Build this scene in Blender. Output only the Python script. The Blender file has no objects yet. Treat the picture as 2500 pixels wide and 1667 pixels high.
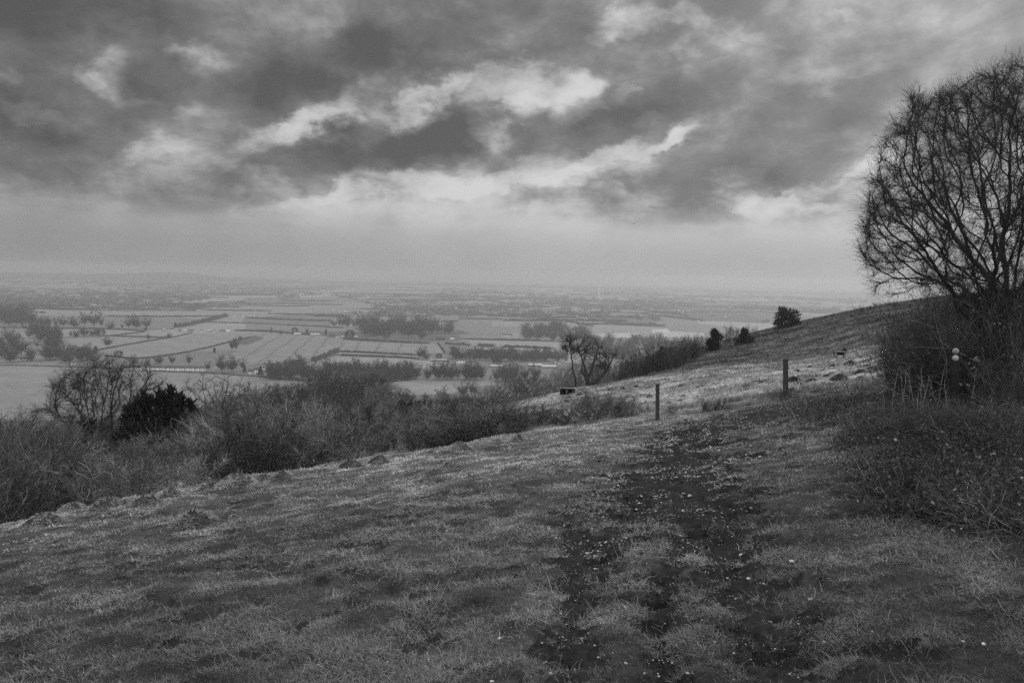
import bpy, math, time
import numpy as np
T0 = time.time()
rng = np.random.default_rng(7)
PI = math.pi
sc = bpy.context.scene
COL = sc.collection

# ------------------------------------------------------------------ camera
F = 1900.0; CX = 1250.0; CY = 833.5
EYE = np.array([0.0, 0.0, 1.6])
PITCH = math.atan(161.5 / F); ROLL = math.radians(1.2)
W_ = np.array([0, math.cos(PITCH), -math.sin(PITCH)])
U0 = np.array([0, math.sin(PITCH), math.cos(PITCH)])
X0 = np.array([1.0, 0, 0])
R_ = X0 * math.cos(ROLL) + U0 * math.sin(ROLL)
U_ = U0 * math.cos(ROLL) - X0 * math.sin(ROLL)
PLAIN = 1.6 - 120.0

def ray(px, py):
    px = np.asarray(px, float); py = np.asarray(py, float)
    return (R_ * ((px - CX) / F)[..., None] + U_ * ((CY - py) / F)[..., None] + W_)

def horizon(px):
    return 672 + (px - 1250) * 0.02095

cam = bpy.data.cameras.new('camera'); cam.sensor_width = 36.0; cam.lens = F / 2500 * 36
cam.clip_start = 0.05; cam.clip_end = 80000
co = bpy.data.objects.new('camera', cam); COL.objects.link(co)
from mathutils import Matrix, Vector
M = Matrix(((R_[0], U_[0], -W_[0], EYE[0]), (R_[1], U_[1], -W_[1], EYE[1]), (R_[2], U_[2], -W_[2], EYE[2]), (0, 0, 0, 1)))
co.matrix_world = M
sc.camera = co

# ------------------------------------------------------------------ noise
def _hash(ix, iy, s):
    h = (ix.astype(np.int64) * 374761393 + iy.astype(np.int64) * 668265263 + s * 974634777) & 0xFFFFFFFF
    h = ((h ^ (h >> 13)) * 1274126177) & 0xFFFFFFFF
    return ((h ^ (h >> 16)) & 0xFFFF) / 65535.0

def vnoise(x, y, s=0):
    x = np.asarray(x, float); y = np.asarray(y, float)
    ix = np.floor(x); iy = np.floor(y); fx = x - ix; fy = y - iy
    fx = fx * fx * fx * (fx * (fx * 6 - 15) + 10); fy = fy * fy * fy * (fy * (fy * 6 - 15) + 10)
    a = _hash(ix, iy, s); b = _hash(ix + 1, iy, s); c = _hash(ix, iy + 1, s); d = _hash(ix + 1, iy + 1, s)
    return (a + (b - a) * fx) * (1 - fy) + (c + (d - c) * fx) * fy

def fbm(x, y, octv=4, s=0):
    t = 0; a = 0.5; n = 0
    c, q = math.cos(0.6), math.sin(0.6)
    for i in range(octv):
        t = t + a * vnoise(x, y, s + i * 17); n += a
        x, y = 2.03 * (c * x - q * y) + 3.1, 2.03 * (q * x + c * y) + 7.7; a *= 0.5
    return t / n

def fbm2(x, y, octv=4, s=0):
    """two turned lattices averaged, so that no square cells show"""
    a = fbm(.8 * x - .6 * y, .6 * x + .8 * y, octv, s); b = fbm(.29 * x + .957 * y + 5.3, -.957 * x + .29 * y + 1.7, octv, s + 101)
    return .5 + (a + b - 1) * .70

def sstep(a, b, x):
    t = np.clip((x - a) / (b - a), 0, 1); return t * t * (3 - 2 * t)

# ------------------------------------------------------------------ hillside
CTRL = {  # image column: (horizontal distance, image row of the ground there)
    -350: [(15, 1372), (19, 1372), (28, 1310), (60, 1190), (120, 1130), (250, 1085), (500, 1110)],
    0:    [(14.5, 1285), (18, 1290), (28, 1235), (60, 1130), (120, 1085), (250, 1065), (500, 1085)],
    330:  [(15, 1222), (19, 1224), (28, 1180), (60, 1090), (120, 1050), (250, 1038), (500, 1080)],
    650:  [(15.8, 1163), (20, 1164), (28, 1135), (60, 1058), (120, 1020), (250, 1008), (500, 1085)],
    1100: [(17.2, 1092), (21, 1092), (30, 1062), (60, 1018), (120, 990), (250, 985), (500, 1100)],
    1400: [(18, 1048), (22, 1036), (30, 1006), (45, 972), (60, 949), (75, 953), (120, 960), (250, 965), (500, 1080)],
    1603: [(18.8, 1028), (25, 1000), (40, 953), (60, 917), (80, 914), (120, 900), (250, 890), (500, 1030)],
    1750: [(20, 1000), (28, 968), (42, 925), (62, 893), (85, 878), (120, 850), (180, 838), (250, 850), (500, 960)],
    1916: [(21.5, 972), (30, 937), (45, 905), (65, 878), (90, 855), (130, 815), (170, 794), (210, 800), (300, 850), (500, 960)],
    2100: [(21, 962), (30, 917), (45, 874), (65, 843), (90, 810), (140, 770), (190, 755), (250, 775), (500, 890)],
    2300: [(12, 1015), (20, 935), (30, 875), (45, 830), (65, 800), (90, 772), (140, 738), (190, 724), (250, 735), (500, 810)],
    2500: [(12, 1010), (20, 915), (30, 852), (45, 810), (65, 778), (90, 750), (140, 718), (190, 708), (250, 715), (500, 770)],
    2850: [(12, 1010), (20, 905), (30, 840), (65, 760), (140, 700), (250, 695), (500, 740)],
}
ca, cd, cw = [], [], []
for px, lst in CTRL.items():
    for d, py in lst:
        v = ray(px, py); h = math.hypot(v[0], v[1])
        ca.append(math.atan2(v[0], v[1])); cd.append(math.log(d)); cw.append((1.6 + v[2] / h * d) / d)
for a in np.linspace(-1.1, 1.1, 12):
    for d in (0.6, 1.2, 2.5, 5, 8, 10.5 if a < 0.4 else 8.5):
        ca.append(a); cd.append(math.log(d)); cw.append(-0.12 * math.cos(a) + 0.13 * math.sin(a))
ca = np.array(ca); cd = np.array(cd); cw = np.array(cw)
AS = 4.0
def _tps(r2):
    return np.where(r2 > 1e-12, r2 * np.log(np.maximum(r2, 1e-12)) * 0.5, 0)
n = len(ca); Xc = np.c_[ca * AS, cd]
Km = _tps(((Xc[:, None] - Xc[None]) ** 2).sum(-1)) + np.eye(n) * 1e-3
Pm = np.c_[np.ones(n), Xc]
A_ = np.zeros((n + 3, n + 3)); A_[:n, :n] = Km; A_[:n, n:] = Pm; A_[n:, :n] = Pm.T
sol = np.linalg.solve(A_, np.r_[cw, 0, 0, 0])

def hill(x, y):
    x = np.asarray(x, float); y = np.asarray(y, float); shp = x.shape
    x = x.ravel(); y = y.ravel(); out = np.empty_like(x)
    for i in range(0, len(x), 20000):
        xs = x[i:i + 20000]; ys = y[i:i + 20000]
        a = np.clip(np.arctan2(xs, ys), -0.95, 0.95); d = np.maximum(np.hypot(xs, ys), 0.3)
        q = np.c_[a * AS, np.log(d)]
        w = _tps(((q[:, None] - Xc[None]) ** 2).sum(-1)) @ sol[:n] + sol[n] + q @ sol[n + 1:]
        out[i:i + 20000] = w * d
    return out.reshape(shp)

def ipath(pts, npt=240):
    """pixel polyline on the near slope -> dense world xy"""
    P = np.array(pts, float); t = np.linspace(0, 1, len(P)); q = np.linspace(0, 1, npt)
    px = np.interp(q, t, P[:, 0]); py = np.interp(q, t, P[:, 1]); w = np.interp(q, t, P[:, 2])
    out = []
    for a, b in zip(px, py):
        p = hit(a, b); out.append(p[:2] if p is not None else (1e3, 1e3))
    return np.array(out), w

_dd = np.exp(np.linspace(math.log(1.5), math.log(480), 420))
def hit(px, py):
    v = ray(px, py); v = v / math.hypot(v[0], v[1])
    P = EYE + v * _dd[:, None]
    below = P[:, 2] - hill(P[:, 0], P[:, 1])
    k = np.argmax(below < 0)
    if below[k] >= 0: return None
    if k == 0: return P[0]
    t = below[k - 1] / (below[k - 1] - below[k])
    return P[k - 1] + (P[k] - P[k - 1]) * t

def at(px, d, py=900):
    """ground point at horizontal distance d in image column px"""
    v = ray(px, py); v = v / math.hypot(v[0], v[1])
    x, y = v[0] * d, v[1] * d
    return np.array([x, y, float(hill(np.array([x]), np.array([y]))[0])])

def height_to(px, py, p):
    d = math.hypot(p[0], p[1]); v = ray(px, py)
    return 1.6 + v[2] / math.hypot(v[0], v[1]) * d - p[2]

def plain(px, py):
    v = ray(px, py); t = (PLAIN - 1.6) / v[2]
    return EYE + v * t

# path ruts across the near slope (pixel row / column / half width in m)
RUTS = [[(1950, 1667, .22), (1860, 1560, .23), (1815, 1440, .24), (1760, 1330, .26), (1710, 1240, .31), (1670, 1170, .42), (1655, 1110, .5), (1700, 1065, .62), (1800, 1032, .8), (1900, 1008, .95), (2010, 990, 1.0), (2140, 966, 1.0), (2240, 950, 1.0)],
        [(1380, 1667, .13), (1400, 1560, .15), (1410, 1450, .17), (1430, 1370, .22), (1490, 1290, .32), (1560, 1220, .38), (1610, 1160, .42), (1640, 1110, .45)],
        [(1640, 1667, .12), (1600, 1540, .09), (1620, 1420, .08), (1690, 1300, .09), (1700, 1220, .12)]]
ruts = [ipath(r) for r in RUTS]

def rut_mask(x, y):
    m = np.full_like(x, -4.0); near = (np.hypot(x, y) < 34)
    xs, ys = x[near], y[near]; mm = np.full_like(xs, -4.0)
    wob = fbm2(xs * 1.1, ys * 1.1, 3, 5) - 0.5
    for P, w in ruts:
        P2 = P[::2]; w2 = w[::2]
        best = np.full_like(xs, -4.0)
        for i in range(0, len(xs), 30000):
            d2 = (xs[i:i + 30000, None] - P2[None, :, 0]) ** 2 + (ys[i:i + 30000, None] - P2[None, :, 1]) ** 2
            k = d2.argmin(1); d = np.sqrt(d2[np.arange(len(k)), k])
            best[i:i + 30000] = 1.25 - d / w2[k] * 0.62
        mm = np.maximum(mm, best)
    mm = mm + wob * 1.5
    m[near] = mm
    return m

def broken(x, y, m):
    """worn ground breaks up into patches of mud between surviving turf"""
    d0 = np.hypot(x, y)
    x, y = .62 * x - .78 * y, .78 * x + .62 * y
    wx_ = (fbm(x * 5, y * 5, 2, 35) - .5) * .35; wy_ = (fbm(x * 5, y * 5, 2, 36) - .5) * .35; x = x + wx_; y = y + wy_
    return m + (fbm2(x * 3.4, y * 3.4, 4, 33) - .5) * 2.4 + (fbm2(x * 11, y * 13, 2, 34) - .5) * 1.5 - .24 - .10 * (1 - sstep(4, 8, d0))

def bumps(x, y):
    d = np.hypot(x, y)
    f = 1 - sstep(60, 200, d)
    b = (fbm(x * 0.55, y * 0.55, 3, 1) - 0.5) * 0.13 + (fbm(x * 2.3, y * 2.3, 3, 2) - 0.5) * 0.10
    b += (np.abs(fbm(x * 5.5, y * 5.5, 3, 3) - 0.5)) * 0.07 * (1 - sstep(15, 40, d))
    rough = sstep(20, 32, d) * (1 - sstep(70, 120, d))
    b += rough * (fbm(x * 1.0, y * 1.0, 3, 11) - 0.5) * 0.35
    pit = sstep(.58, .74, fbm2(x * 2.6, y * 4.2, 3, 71)) * (1 - sstep(14, 24, d))
    b -= pit * 0.07
    return b * f * sstep(1.0, 3, d)

def rutdip(m):
    return -0.055 * np.clip(m, 0, 1)

def groundz(x, y):
    x = np.atleast_1d(np.asarray(x, float)); y = np.atleast_1d(np.asarray(y, float))
    return hill(x, y) + bumps(x, y) + rutdip(rut_mask(x, y))

# ------------------------------------------------------------------ meshes
def mesh_from(name, v, f, attrs=None, smooth=False):
    v = np.ascontiguousarray(v, np.float32).reshape(-1, 3)
    f = np.ascontiguousarray(f, np.int32)
    me = bpy.data.meshes.new(name)
    k = f.shape[1]; nf = len(f)
    me.vertices.add(len(v)); me.vertices.foreach_set('co', v.ravel())
    me.loops.add(nf * k); me.loops.foreach_set('vertex_index', f.ravel())
    me.polygons.add(nf); me.polygons.foreach_set('loop_start', np.arange(nf, dtype=np.int32) * k)
    if smooth: me.polygons.foreach_set('use_smooth', np.ones(nf, bool))
    me.update(calc_edges=True)
    if attrs:
        for nm, a in attrs.items():
            at_ = me.attributes.new(nm, 'FLOAT', 'POINT'); at_.data.foreach_set('value', np.ascontiguousarray(a, np.float32))
    return me

def join(parts):
    vs, fs, o = [], [], 0
    for v, f in parts:
        vs.append(np.asarray(v, float).reshape(-1, 3)); fs.append(np.asarray(f, int) + o); o += len(vs[-1])
    return np.concatenate(vs), np.concatenate(fs)

def obj(name, me, material=None, parent=None, loc=None):
    o = bpy.data.objects.new(name, me); COL.objects.link(o)
    if material is not None and me is not None and not me.materials: me.materials.append(material)
    if parent is not None: o.parent = parent
    if loc is not None: o.location = [float(c) for c in loc]
    return o

def tag(o, label=None, cat=None, group=None, kind=None):
    if label: o['label'] = label
    if cat: o['category'] = cat
    if group: o['group'] = group
    if kind: o['kind'] = kind
    return o

def empty(name, loc, label, cat, group=None, rz=0, s=1):
    o = bpy.data.objects.new(name, None); COL.objects.link(o)
    o.location = [float(c) for c in loc]; o.rotation_euler = (0, 0, rz)
    o.scale = (s, s, s) if np.isscalar(s) else s
    o.empty_display_size = 0.1
    return tag(o, label, cat, group)

def copy_tree(src, loc, rz=0, s=1, label=None, group=None):
    c = src.copy(); COL.objects.link(c)
    c.location = [float(q) for q in loc]; c.rotation_euler = (0, 0, rz); c.scale = (s, s, s) if np.isscalar(s) else s
    if label: c['label'] = label
    if group: c['group'] = group
    for ch in src.children:
        k = ch.copy(); COL.objects.link(k); k.parent = c
        for g in ch.children:
            h = g.copy(); COL.objects.link(h); h.parent = k
    return c

def tubes(paths, rad, k=3):
    """paths (N,S,3), rad (N,S) -> verts, quads; k = 2 gives flat ribbons"""
    N, S, _ = paths.shape
    t = np.gradient(paths, axis=1); t /= np.linalg.norm(t, axis=2, keepdims=True) + 1e-9
    ref = rng.normal(size=(N, 1, 3)); a = np.cross(t, ref); a /= np.linalg.norm(a, axis=2, keepdims=True) + 1e-9
    if k == 2:
        v = np.stack([paths - a * rad[..., None], paths + a * rad[..., None]], 2)
    else:
        b = np.cross(t, a); ang = np.arange(k) * 2 * PI / k
        v = paths[:, :, None] + (a[:, :, None] * np.cos(ang)[:, None] + b[:, :, None] * np.sin(ang)[:, None]) * rad[:, :, None, None]
    idx = np.arange(N * S * k).reshape(N, S, k)
    if k == 2:
        f = np.stack([idx[:, :-1, 0], idx[:, :-1, 1], idx[:, 1:, 1], idx[:, 1:, 0]], -1).reshape(-1, 4)
    else:
        nx = np.roll(idx, -1, 2)
        f = np.stack([idx[:, :-1], nx[:, :-1], nx[:, 1:], idx[:, 1:]], -1).reshape(-1, 4)
    return v.reshape(-1, 3), f

def wander(p0, d0, L, S, jit=0.3, grav=0.0):
    N = len(p0); P = np.zeros((N, S, 3)); P[:, 0] = p0
    d = d0 / (np.linalg.norm(d0, axis=1, keepdims=True) + 1e-9); st = (np.asarray(L) / (S - 1)).reshape(-1, 1)
    for i in range(1, S):
        d = d + rng.normal(size=(N, 3)) * jit; d[:, 2] += grav
        d /= np.linalg.norm(d, axis=1, keepdims=True) + 1e-9
        P[:, i] = P[:, i - 1] + d * st
    return P

def taper(N, S, r0, r1):
    t = np.linspace(0, 1, S)[None]; r0 = np.asarray(r0).reshape(-1, 1) * np.ones((N, 1)); r1 = np.asarray(r1).reshape(-1, 1) * np.ones((N, 1))
    return r0 + (r1 - r0) * t

def boxes(lst):
    """list of (x0,x1,y0,y1,z0,z1)"""
    out = []
    for x0, x1, y0, y1, z0, z1 in lst:
        v = [(x0, y0, z0), (x1, y0, z0), (x1, y1, z0), (x0, y1, z0), (x0, y0, z1), (x1, y0, z1), (x1, y1, z1), (x0, y1, z1)]
        f = [(0, 3, 2, 1), (4, 5, 6, 7), (0, 1, 5, 4), (1, 2, 6, 5), (2, 3, 7, 6), (3, 0, 4, 7)]
        out.append((v, f))
    return join(out)

# ------------------------------------------------------------------ materials
def mat(name, tone, lo=0.75, hi=1.25, scale=4.0, rough=0.9, attr=None, rand=0.0, spec=0.15, detail=4, trans=0.0, bump=0.0, stretch=None):
    m = bpy.data.materials.new(name); m.use_nodes = True
    nt = m.node_tree; N = nt.nodes; L = nt.links; N.clear()
    out = N.new('ShaderNodeOutputMaterial'); b = N.new('ShaderNodeBsdfPrincipled')
    b.inputs['Roughness'].default_value = rough; b.inputs['Specular IOR Level'].default_value = spec
    tc = N.new('ShaderNodeTexCoord'); nz = N.new('ShaderNodeTexNoise')
    nz.inputs['Scale'].default_value = scale; nz.inputs['Detail'].default_value = detail; nz.inputs['Roughness'].default_value = 0.65
    if stretch:
        mp = N.new('ShaderNodeMapping'); mp.inputs['Scale'].default_value = stretch
        L.new(tc.outputs['Object'], mp.inputs['Vector']); L.new(mp.outputs['Vector'], nz.inputs['Vector'])
    else:
        L.new(tc.outputs['Object'], nz.inputs['Vector'])
    mr = N.new('ShaderNodeMapRange'); mr.inputs['From Min'].default_value = 0.3; mr.inputs['From Max'].default_value = 0.7
    mr.inputs['To Min'].default_value = tone * lo; mr.inputs['To Max'].default_value = tone * hi
    L.new(nz.outputs['Fac'], mr.inputs['Value']); val = mr.outputs['Result']
    if attr:
        at_ = N.new('ShaderNodeAttribute'); at_.attribute_name = attr
        mu = N.new('ShaderNodeMath'); mu.operation = 'MULTIPLY'; L.new(val, mu.inputs[0]); L.new(at_.outputs['Fac'], mu.inputs[1]); val = mu.outputs[0]
    if rand:
        oi = N.new('ShaderNodeObjectInfo'); r2 = N.new('ShaderNodeMapRange')
        r2.inputs['To Min'].default_value = 1 - rand; r2.inputs['To Max'].default_value = 1 + rand
        L.new(oi.outputs['Random'], r2.inputs['Value'])
        mu = N.new('ShaderNodeMath'); mu.operation = 'MULTIPLY'; L.new(val, mu.inputs[0]); L.new(r2.outputs['Result'], mu.inputs[1]); val = mu.outputs[0]
    cb = N.new('ShaderNodeCombineColor')
    for s_ in ('Red', 'Green', 'Blue'): L.new(val, cb.inputs[s_])
    L.new(cb.outputs['Color'], b.inputs['Base Color'])
    if bump:
        bp = N.new('ShaderNodeBump'); bp.inputs['Strength'].default_value = bump; bp.inputs['Distance'].default_value = 0.02
        L.new(nz.outputs['Fac'], bp.inputs['Height']); L.new(bp.outputs['Normal'], b.inputs['Normal'])
    if trans:
        tr = N.new('ShaderNodeBsdfTranslucent'); L.new(cb.outputs['Color'], tr.inputs['Color'])
        mx = N.new('ShaderNodeMixShader'); mx.inputs[0].default_value = trans
        L.new(b.outputs[0], mx.inputs[1]); L.new(tr.outputs[0], mx.inputs[2]); L.new(mx.outputs[0], out.inputs['Surface'])
    else:
        L.new(b.outputs[0], out.inputs['Surface'])
    return m

M_ground = mat('turf', 1.0, 0.35, 1.75, 3.0, attr='tone', detail=12, bump=0.8, spec=0.03)
M_mud = mat('wet mud', 0.020, 0.35, 1.9, 14.0, rough=0.9, spec=0.06, detail=8, bump=1.0)
M_blade = mat('grass blades', 1.0, 0.7, 1.3, 2.0, attr='tone', trans=0.25, spec=0.08)
M_mound = mat('mound turf', 1.0, 0.6, 1.4, 5.0, rand=0.25, bump=0.6, attr='tone', spec=0.05)
M_bark = mat('dark bark', 0.045, 0.6, 1.5, 20.0, bump=0.5)
M_twig = mat('dark twigs', 0.04, 0.7, 1.3, 5.0)
M_shrub = [mat('grey twigs', 0.165, 0.6, 1.4, 3.0, rand=0.6, attr='tone'), mat('dark scrub twigs', 0.07, 0.6, 1.4, 3.0, rand=0.6, attr='tone'), mat('pale scrub twigs', 0.24, 0.6, 1.4, 3.0, rand=0.6, attr='tone')]
M_treetwig = mat('tree twigs', 0.05, 0.6, 1.4, 3.0)
M_stem = mat('scrub stems', 0.14, 0.6, 1.5, 9.0, rand=0.35, attr='tone')
M_thick = mat('thicket twigs', 0.085, 0.5, 1.7, 6.0, rand=0.2, attr='tone')
M_thstem = mat('thicket stems', 0.13, 0.6, 1.5, 9.0, rand=0.3, attr='tone')
M_ever = mat('evergreen needles', 0.028, 0.6, 1.5, 6.0, rand=0.25)
M_wood = mat('weathered wood', 0.06, 0.5, 1.8, 12.0, stretch=(8, 8, 0.7), bump=0.5)
M_darkwood = mat('dark stained wood', 0.018, 0.6, 1.5, 14.0, stretch=(8, 8, 0.7), bump=0.4)
M_palewood = mat('bleached wood', 0.17, 0.7, 1.3, 12.0)
M_disc = mat('white plastic disc', 0.4, 0.92, 1.05, 25.0, rough=0.4, spec=0.4)
M_discmark = mat('faded disc print', 0.16, 0.8, 1.2, 20.0)
M_flint = mat('chalky flint', 0.55, 0.6, 1.3, 40.0, rand=0.25)
M_leafpale = mat('pale dead leaves', 0.42, 0.7, 1.3, 20.0, trans=0.3)
M_bramble = mat('bramble leaves', 1.0, 0.7, 1.3, 3.0, attr='tone', trans=0.2)
M_fartree = mat('far bare twigs', 0.055, 0.75, 1.25, 0.3, rand=0.3)
M_fartrunk = mat('far trunks', 0.06, 0.8, 1.2, 0.5, rand=0.2)
M_farever = mat('far evergreen', 0.028, 0.7, 1.3, 0.4, rand=0.3)
M_hedge = mat('hedge twigs', 0.036, 0.6, 1.5, 0.25, rand=0.25)
M_wood_far = mat('far woodland', 0.11, 0.55, 1.5, 0.03, rand=0.2)
M_white = mat('white render', 0.86, 0.93, 1.05, 0.6, rand=0.1)
M_brick = mat('pale brick', 0.30, 0.85, 1.15, 1.5, rand=0.3)
M_roof = mat('dark roof tiles', 0.085, 0.8, 1.2, 2.0, rand=0.3)
M_roofpale = mat('pale sheet roof', 0.42, 0.9, 1.1, 0.4, rand=0.2)
M_glass = mat('window panes', 0.03, 0.8, 1.2, 2.0, rough=0.2, spec=0.5)

def field_mat(name, tone, stripes=None, rot=0.0, dark=0.75, width=0.12):
    """stripes: tramline spacing in metres; rot: direction of the lines"""
    m = mat(name, tone, 0.8, 1.2, 0.02, detail=12)
    if stripes:
        nt = m.node_tree; N = nt.nodes; L = nt.links
        tc = N.new('ShaderNodeTexCoord'); mp = N.new('ShaderNodeMapping'); mp.inputs['Rotation'].default_value = (0, 0, rot)
        L.new(tc.outputs['Object'], mp.inputs['Vector'])
        nz = N.new('ShaderNodeTexNoise'); nz.inputs['Scale'].default_value = 0.01; L.new(tc.outputs['Object'], nz.inputs['Vector'])
        sp = N.new('ShaderNodeSeparateXYZ'); L.new(mp.outputs['Vector'], sp.inputs[0])
        ad = N.new('ShaderNodeMath'); ad.operation = 'MULTIPLY_ADD'; ad.inputs[1].default_value = 14; L.new(nz.outputs['Fac'], ad.inputs[0]); L.new(sp.outputs['X'], ad.inputs[2])
        dv = N.new('ShaderNodeMath'); dv.operation = 'DIVIDE'; dv.inputs[1].default_value = stripes; L.new(ad.outputs[0], dv.inputs[0])
        fr = N.new('ShaderNodeMath'); fr.operation = 'FRACT'; L.new(dv.outputs[0], fr.inputs[0])
        lt = N.new('ShaderNodeMapRange'); lt.interpolation_type = 'SMOOTHSTEP'
        lt.inputs['From Min'].default_value = width * 0.4; lt.inputs['From Max'].default_value = width
        lt.inputs['To Min'].default_value = dark; lt.inputs['To Max'].default_value = 1.0
        L.new(fr.outputs[0], lt.inputs['Value'])
        cb = [x for x in N if x.bl_idname == 'ShaderNodeCombineColor'][0]
        old = cb.inputs['Red'].links[0].from_socket
        mu = N.new('ShaderNodeMath'); mu.operation = 'MULTIPLY'; L.new(old, mu.inputs[0]); L.new(lt.outputs['Result'], mu.inputs[1])
        for s_ in ('Red', 'Green', 'Blue'): L.new(mu.outputs[0], cb.inputs[s_])
    return m

# ------------------------------------------------------------------ near ground and path
def ground_tone(x, y):
    d = np.hypot(x, y); a = np.arctan2(x, y)
    big = fbm(x * 0.16, y * 0.16, 4, 21); mid = fbm(x * 0.8, y * 0.8, 4, 22); fine = fbm(x * 4, y * 4, 3, 23)
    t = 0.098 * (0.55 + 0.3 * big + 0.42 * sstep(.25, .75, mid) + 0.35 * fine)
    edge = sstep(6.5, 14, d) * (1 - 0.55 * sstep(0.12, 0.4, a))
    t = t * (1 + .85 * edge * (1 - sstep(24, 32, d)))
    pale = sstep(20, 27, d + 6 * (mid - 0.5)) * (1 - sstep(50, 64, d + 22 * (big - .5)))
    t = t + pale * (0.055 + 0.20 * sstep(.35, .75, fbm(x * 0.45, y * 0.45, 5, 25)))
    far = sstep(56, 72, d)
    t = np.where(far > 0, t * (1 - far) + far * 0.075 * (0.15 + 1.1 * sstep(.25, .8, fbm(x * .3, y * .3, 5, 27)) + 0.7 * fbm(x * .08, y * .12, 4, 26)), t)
    return np.clip(t, 0.012, 0.6)

na, nd = 900, 640
az = np.linspace(-1.15, 1.15, na); dd = np.exp(np.linspace(math.log(0.7), math.log(620), nd))
AZ, DD = np.meshgrid(az, dd); GX = DD * np.sin(AZ); GY = DD * np.cos(AZ)
gm = rut_mask(GX.ravel(), GY.ravel()).reshape(GX.shape)
GZ = hill(GX, GY) + bumps(GX, GY) + rutdip(gm) + np.clip(gm, 0, 1) * (1 - sstep(16, 26, DD)) * ((fbm(GX * 7, GY * 7, 3, 91) - .5) * .10 + (fbm(GX * 19, GY * 19, 2, 92) - .5) * .035)
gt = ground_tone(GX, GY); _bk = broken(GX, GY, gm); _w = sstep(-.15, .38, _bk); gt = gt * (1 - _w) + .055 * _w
idx = np.arange(na * nd).reshape(nd, na)
quads = np.stack([idx[:-1, :-1], idx[:-1, 1:], idx[1:, 1:], idx[1:, :-1]], -1)
fm = broken(GX[:-1, :-1], GY[:-1, :-1], (gm[:-1, :-1] + gm[1:, 1:]) * 0.5)
pathf = fm > 0.42
V = np.stack([GX, GY, GZ], -1).reshape(-1, 3)
def submesh(name, faces, attrs):
    u, inv = np.unique(faces, return_inverse=True)
    return mesh_from(name, V[u], inv.reshape(-1, 4), {k: v[u] for k, v in attrs.items()}, smooth=True)
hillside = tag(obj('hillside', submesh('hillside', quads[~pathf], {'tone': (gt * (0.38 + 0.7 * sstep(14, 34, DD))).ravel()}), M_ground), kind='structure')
path = tag(obj('path', submesh('path', quads[pathf], {}), M_mud), kind='structure')

# ------------------------------------------------------------------ grass on the slope
def polar_samples(N, d0, d1, a0, a1):
    d = np.exp(rng.uniform(math.log(d0), math.log(d1), N)); a = rng.uniform(a0, a1, N)
    return d * np.sin(a), d * np.cos(a)
def grass(N, d0, d1, a0, a1, h0, h1, keep_pale=False, wid=0.0017):
    x, y = polar_samples(N, d0, d1, a0, a1)
    m = rut_mask(x, y)
    clump = fbm(x * 3.2, y * 3.2, 3, 41)
    keep = (rng.random(len(x)) > sstep(0.15, 0.6, broken(x, y, m)) * (0.88 if keep_pale else 0.96)) & (rng.random(len(x)) < (1.0 if keep_pale else 0.42) + 1.2 * sstep(0.25, 0.6, clump)) & (sstep(.60, .74, fbm2(x * 2.6, y * 4.2, 3, 71)) < rng.uniform(.15, 1.3, len(x)) + (2 if keep_pale else 0))
    x, y, clump = x[keep], y[keep], clump[keep]
    z = groundz(x, y); d = np.hypot(x, y)
    h = rng.uniform(h0, h1, len(x)) * (0.45 + 1.0 * clump) * (0.7 + 0.5 * rng.random(len(x)))
    lean = rng.normal(size=(len(x), 3)) * 0.55; lean[:, 2] = 1.0
    lean[:, 0] -= 0.25; lean[:, 1] -= 0.15
    P = wander(np.c_[x, y, z - 0.006], lean, h, 4, 0.34, -0.22)
    w = np.maximum(wid, 0.00036 * d) * rng.uniform(0.7, 1.3, len(x))
    v, f = tubes(P, np.stack([w, w * 0.9, w * 0.65, w * 0.15], 1), 2)
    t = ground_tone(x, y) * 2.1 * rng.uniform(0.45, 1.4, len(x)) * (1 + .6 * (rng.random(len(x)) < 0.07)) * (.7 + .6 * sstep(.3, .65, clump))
    return v, f, np.repeat(t, 8)
def stuff(name, v, f, t, m):
    return tag(obj(name, mesh_from(name, v, f, {'tone': t}), m), kind='stuff')
v, f, t = grass(760000, 2.2, 26, -0.62, 0.62, 0.018, 0.056)
vb, fb, tb = grass(420000, 2.2, 15, -0.62, 0.62, 0.008, 0.024, True, .0015)
vc, fc, tc_ = grass(26000, 2.3, 7, -0.62, 0.62, 0.05, 0.13, False, .0016)
v, f = join([(v, f), (vb, fb), (vc, fc)]); t = np.r_[t, tb, tc_ * .9]; del vb, fb, tb, vc, fc, tc_
stuff('grass', v, f, t, M_blade)
# rough pale grass on the far side of the hollow
x, y = polar_samples(230000, 22, 200, -0.15, 0.62)
z = groundz(x, y); d = np.hypot(x, y)
kp = fbm(x * 0.9, y * 0.9, 3, 44) > 0.42
x, y, z, d = x[kp], y[kp], z[kp], d[kp]
ln = rng.normal(size=(len(x), 3)) * 0.6; ln[:, 2] = 1
P = wander(np.c_[x, y, z - .02], ln, rng.uniform(0.08, 0.22, len(x)) * np.clip(d / 60, 1, 2), 3, 0.35, -0.2)
w = 0.00042 * d
v, f = tubes(P, np.stack([w, w * .8, w * .2], 1), 2)
stuff('rough_grass', v, f, np.repeat(ground_tone(x, y) * 1.25 * rng.uniform(.35, 1.6, len(x)), 6), M_blade)

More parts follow.
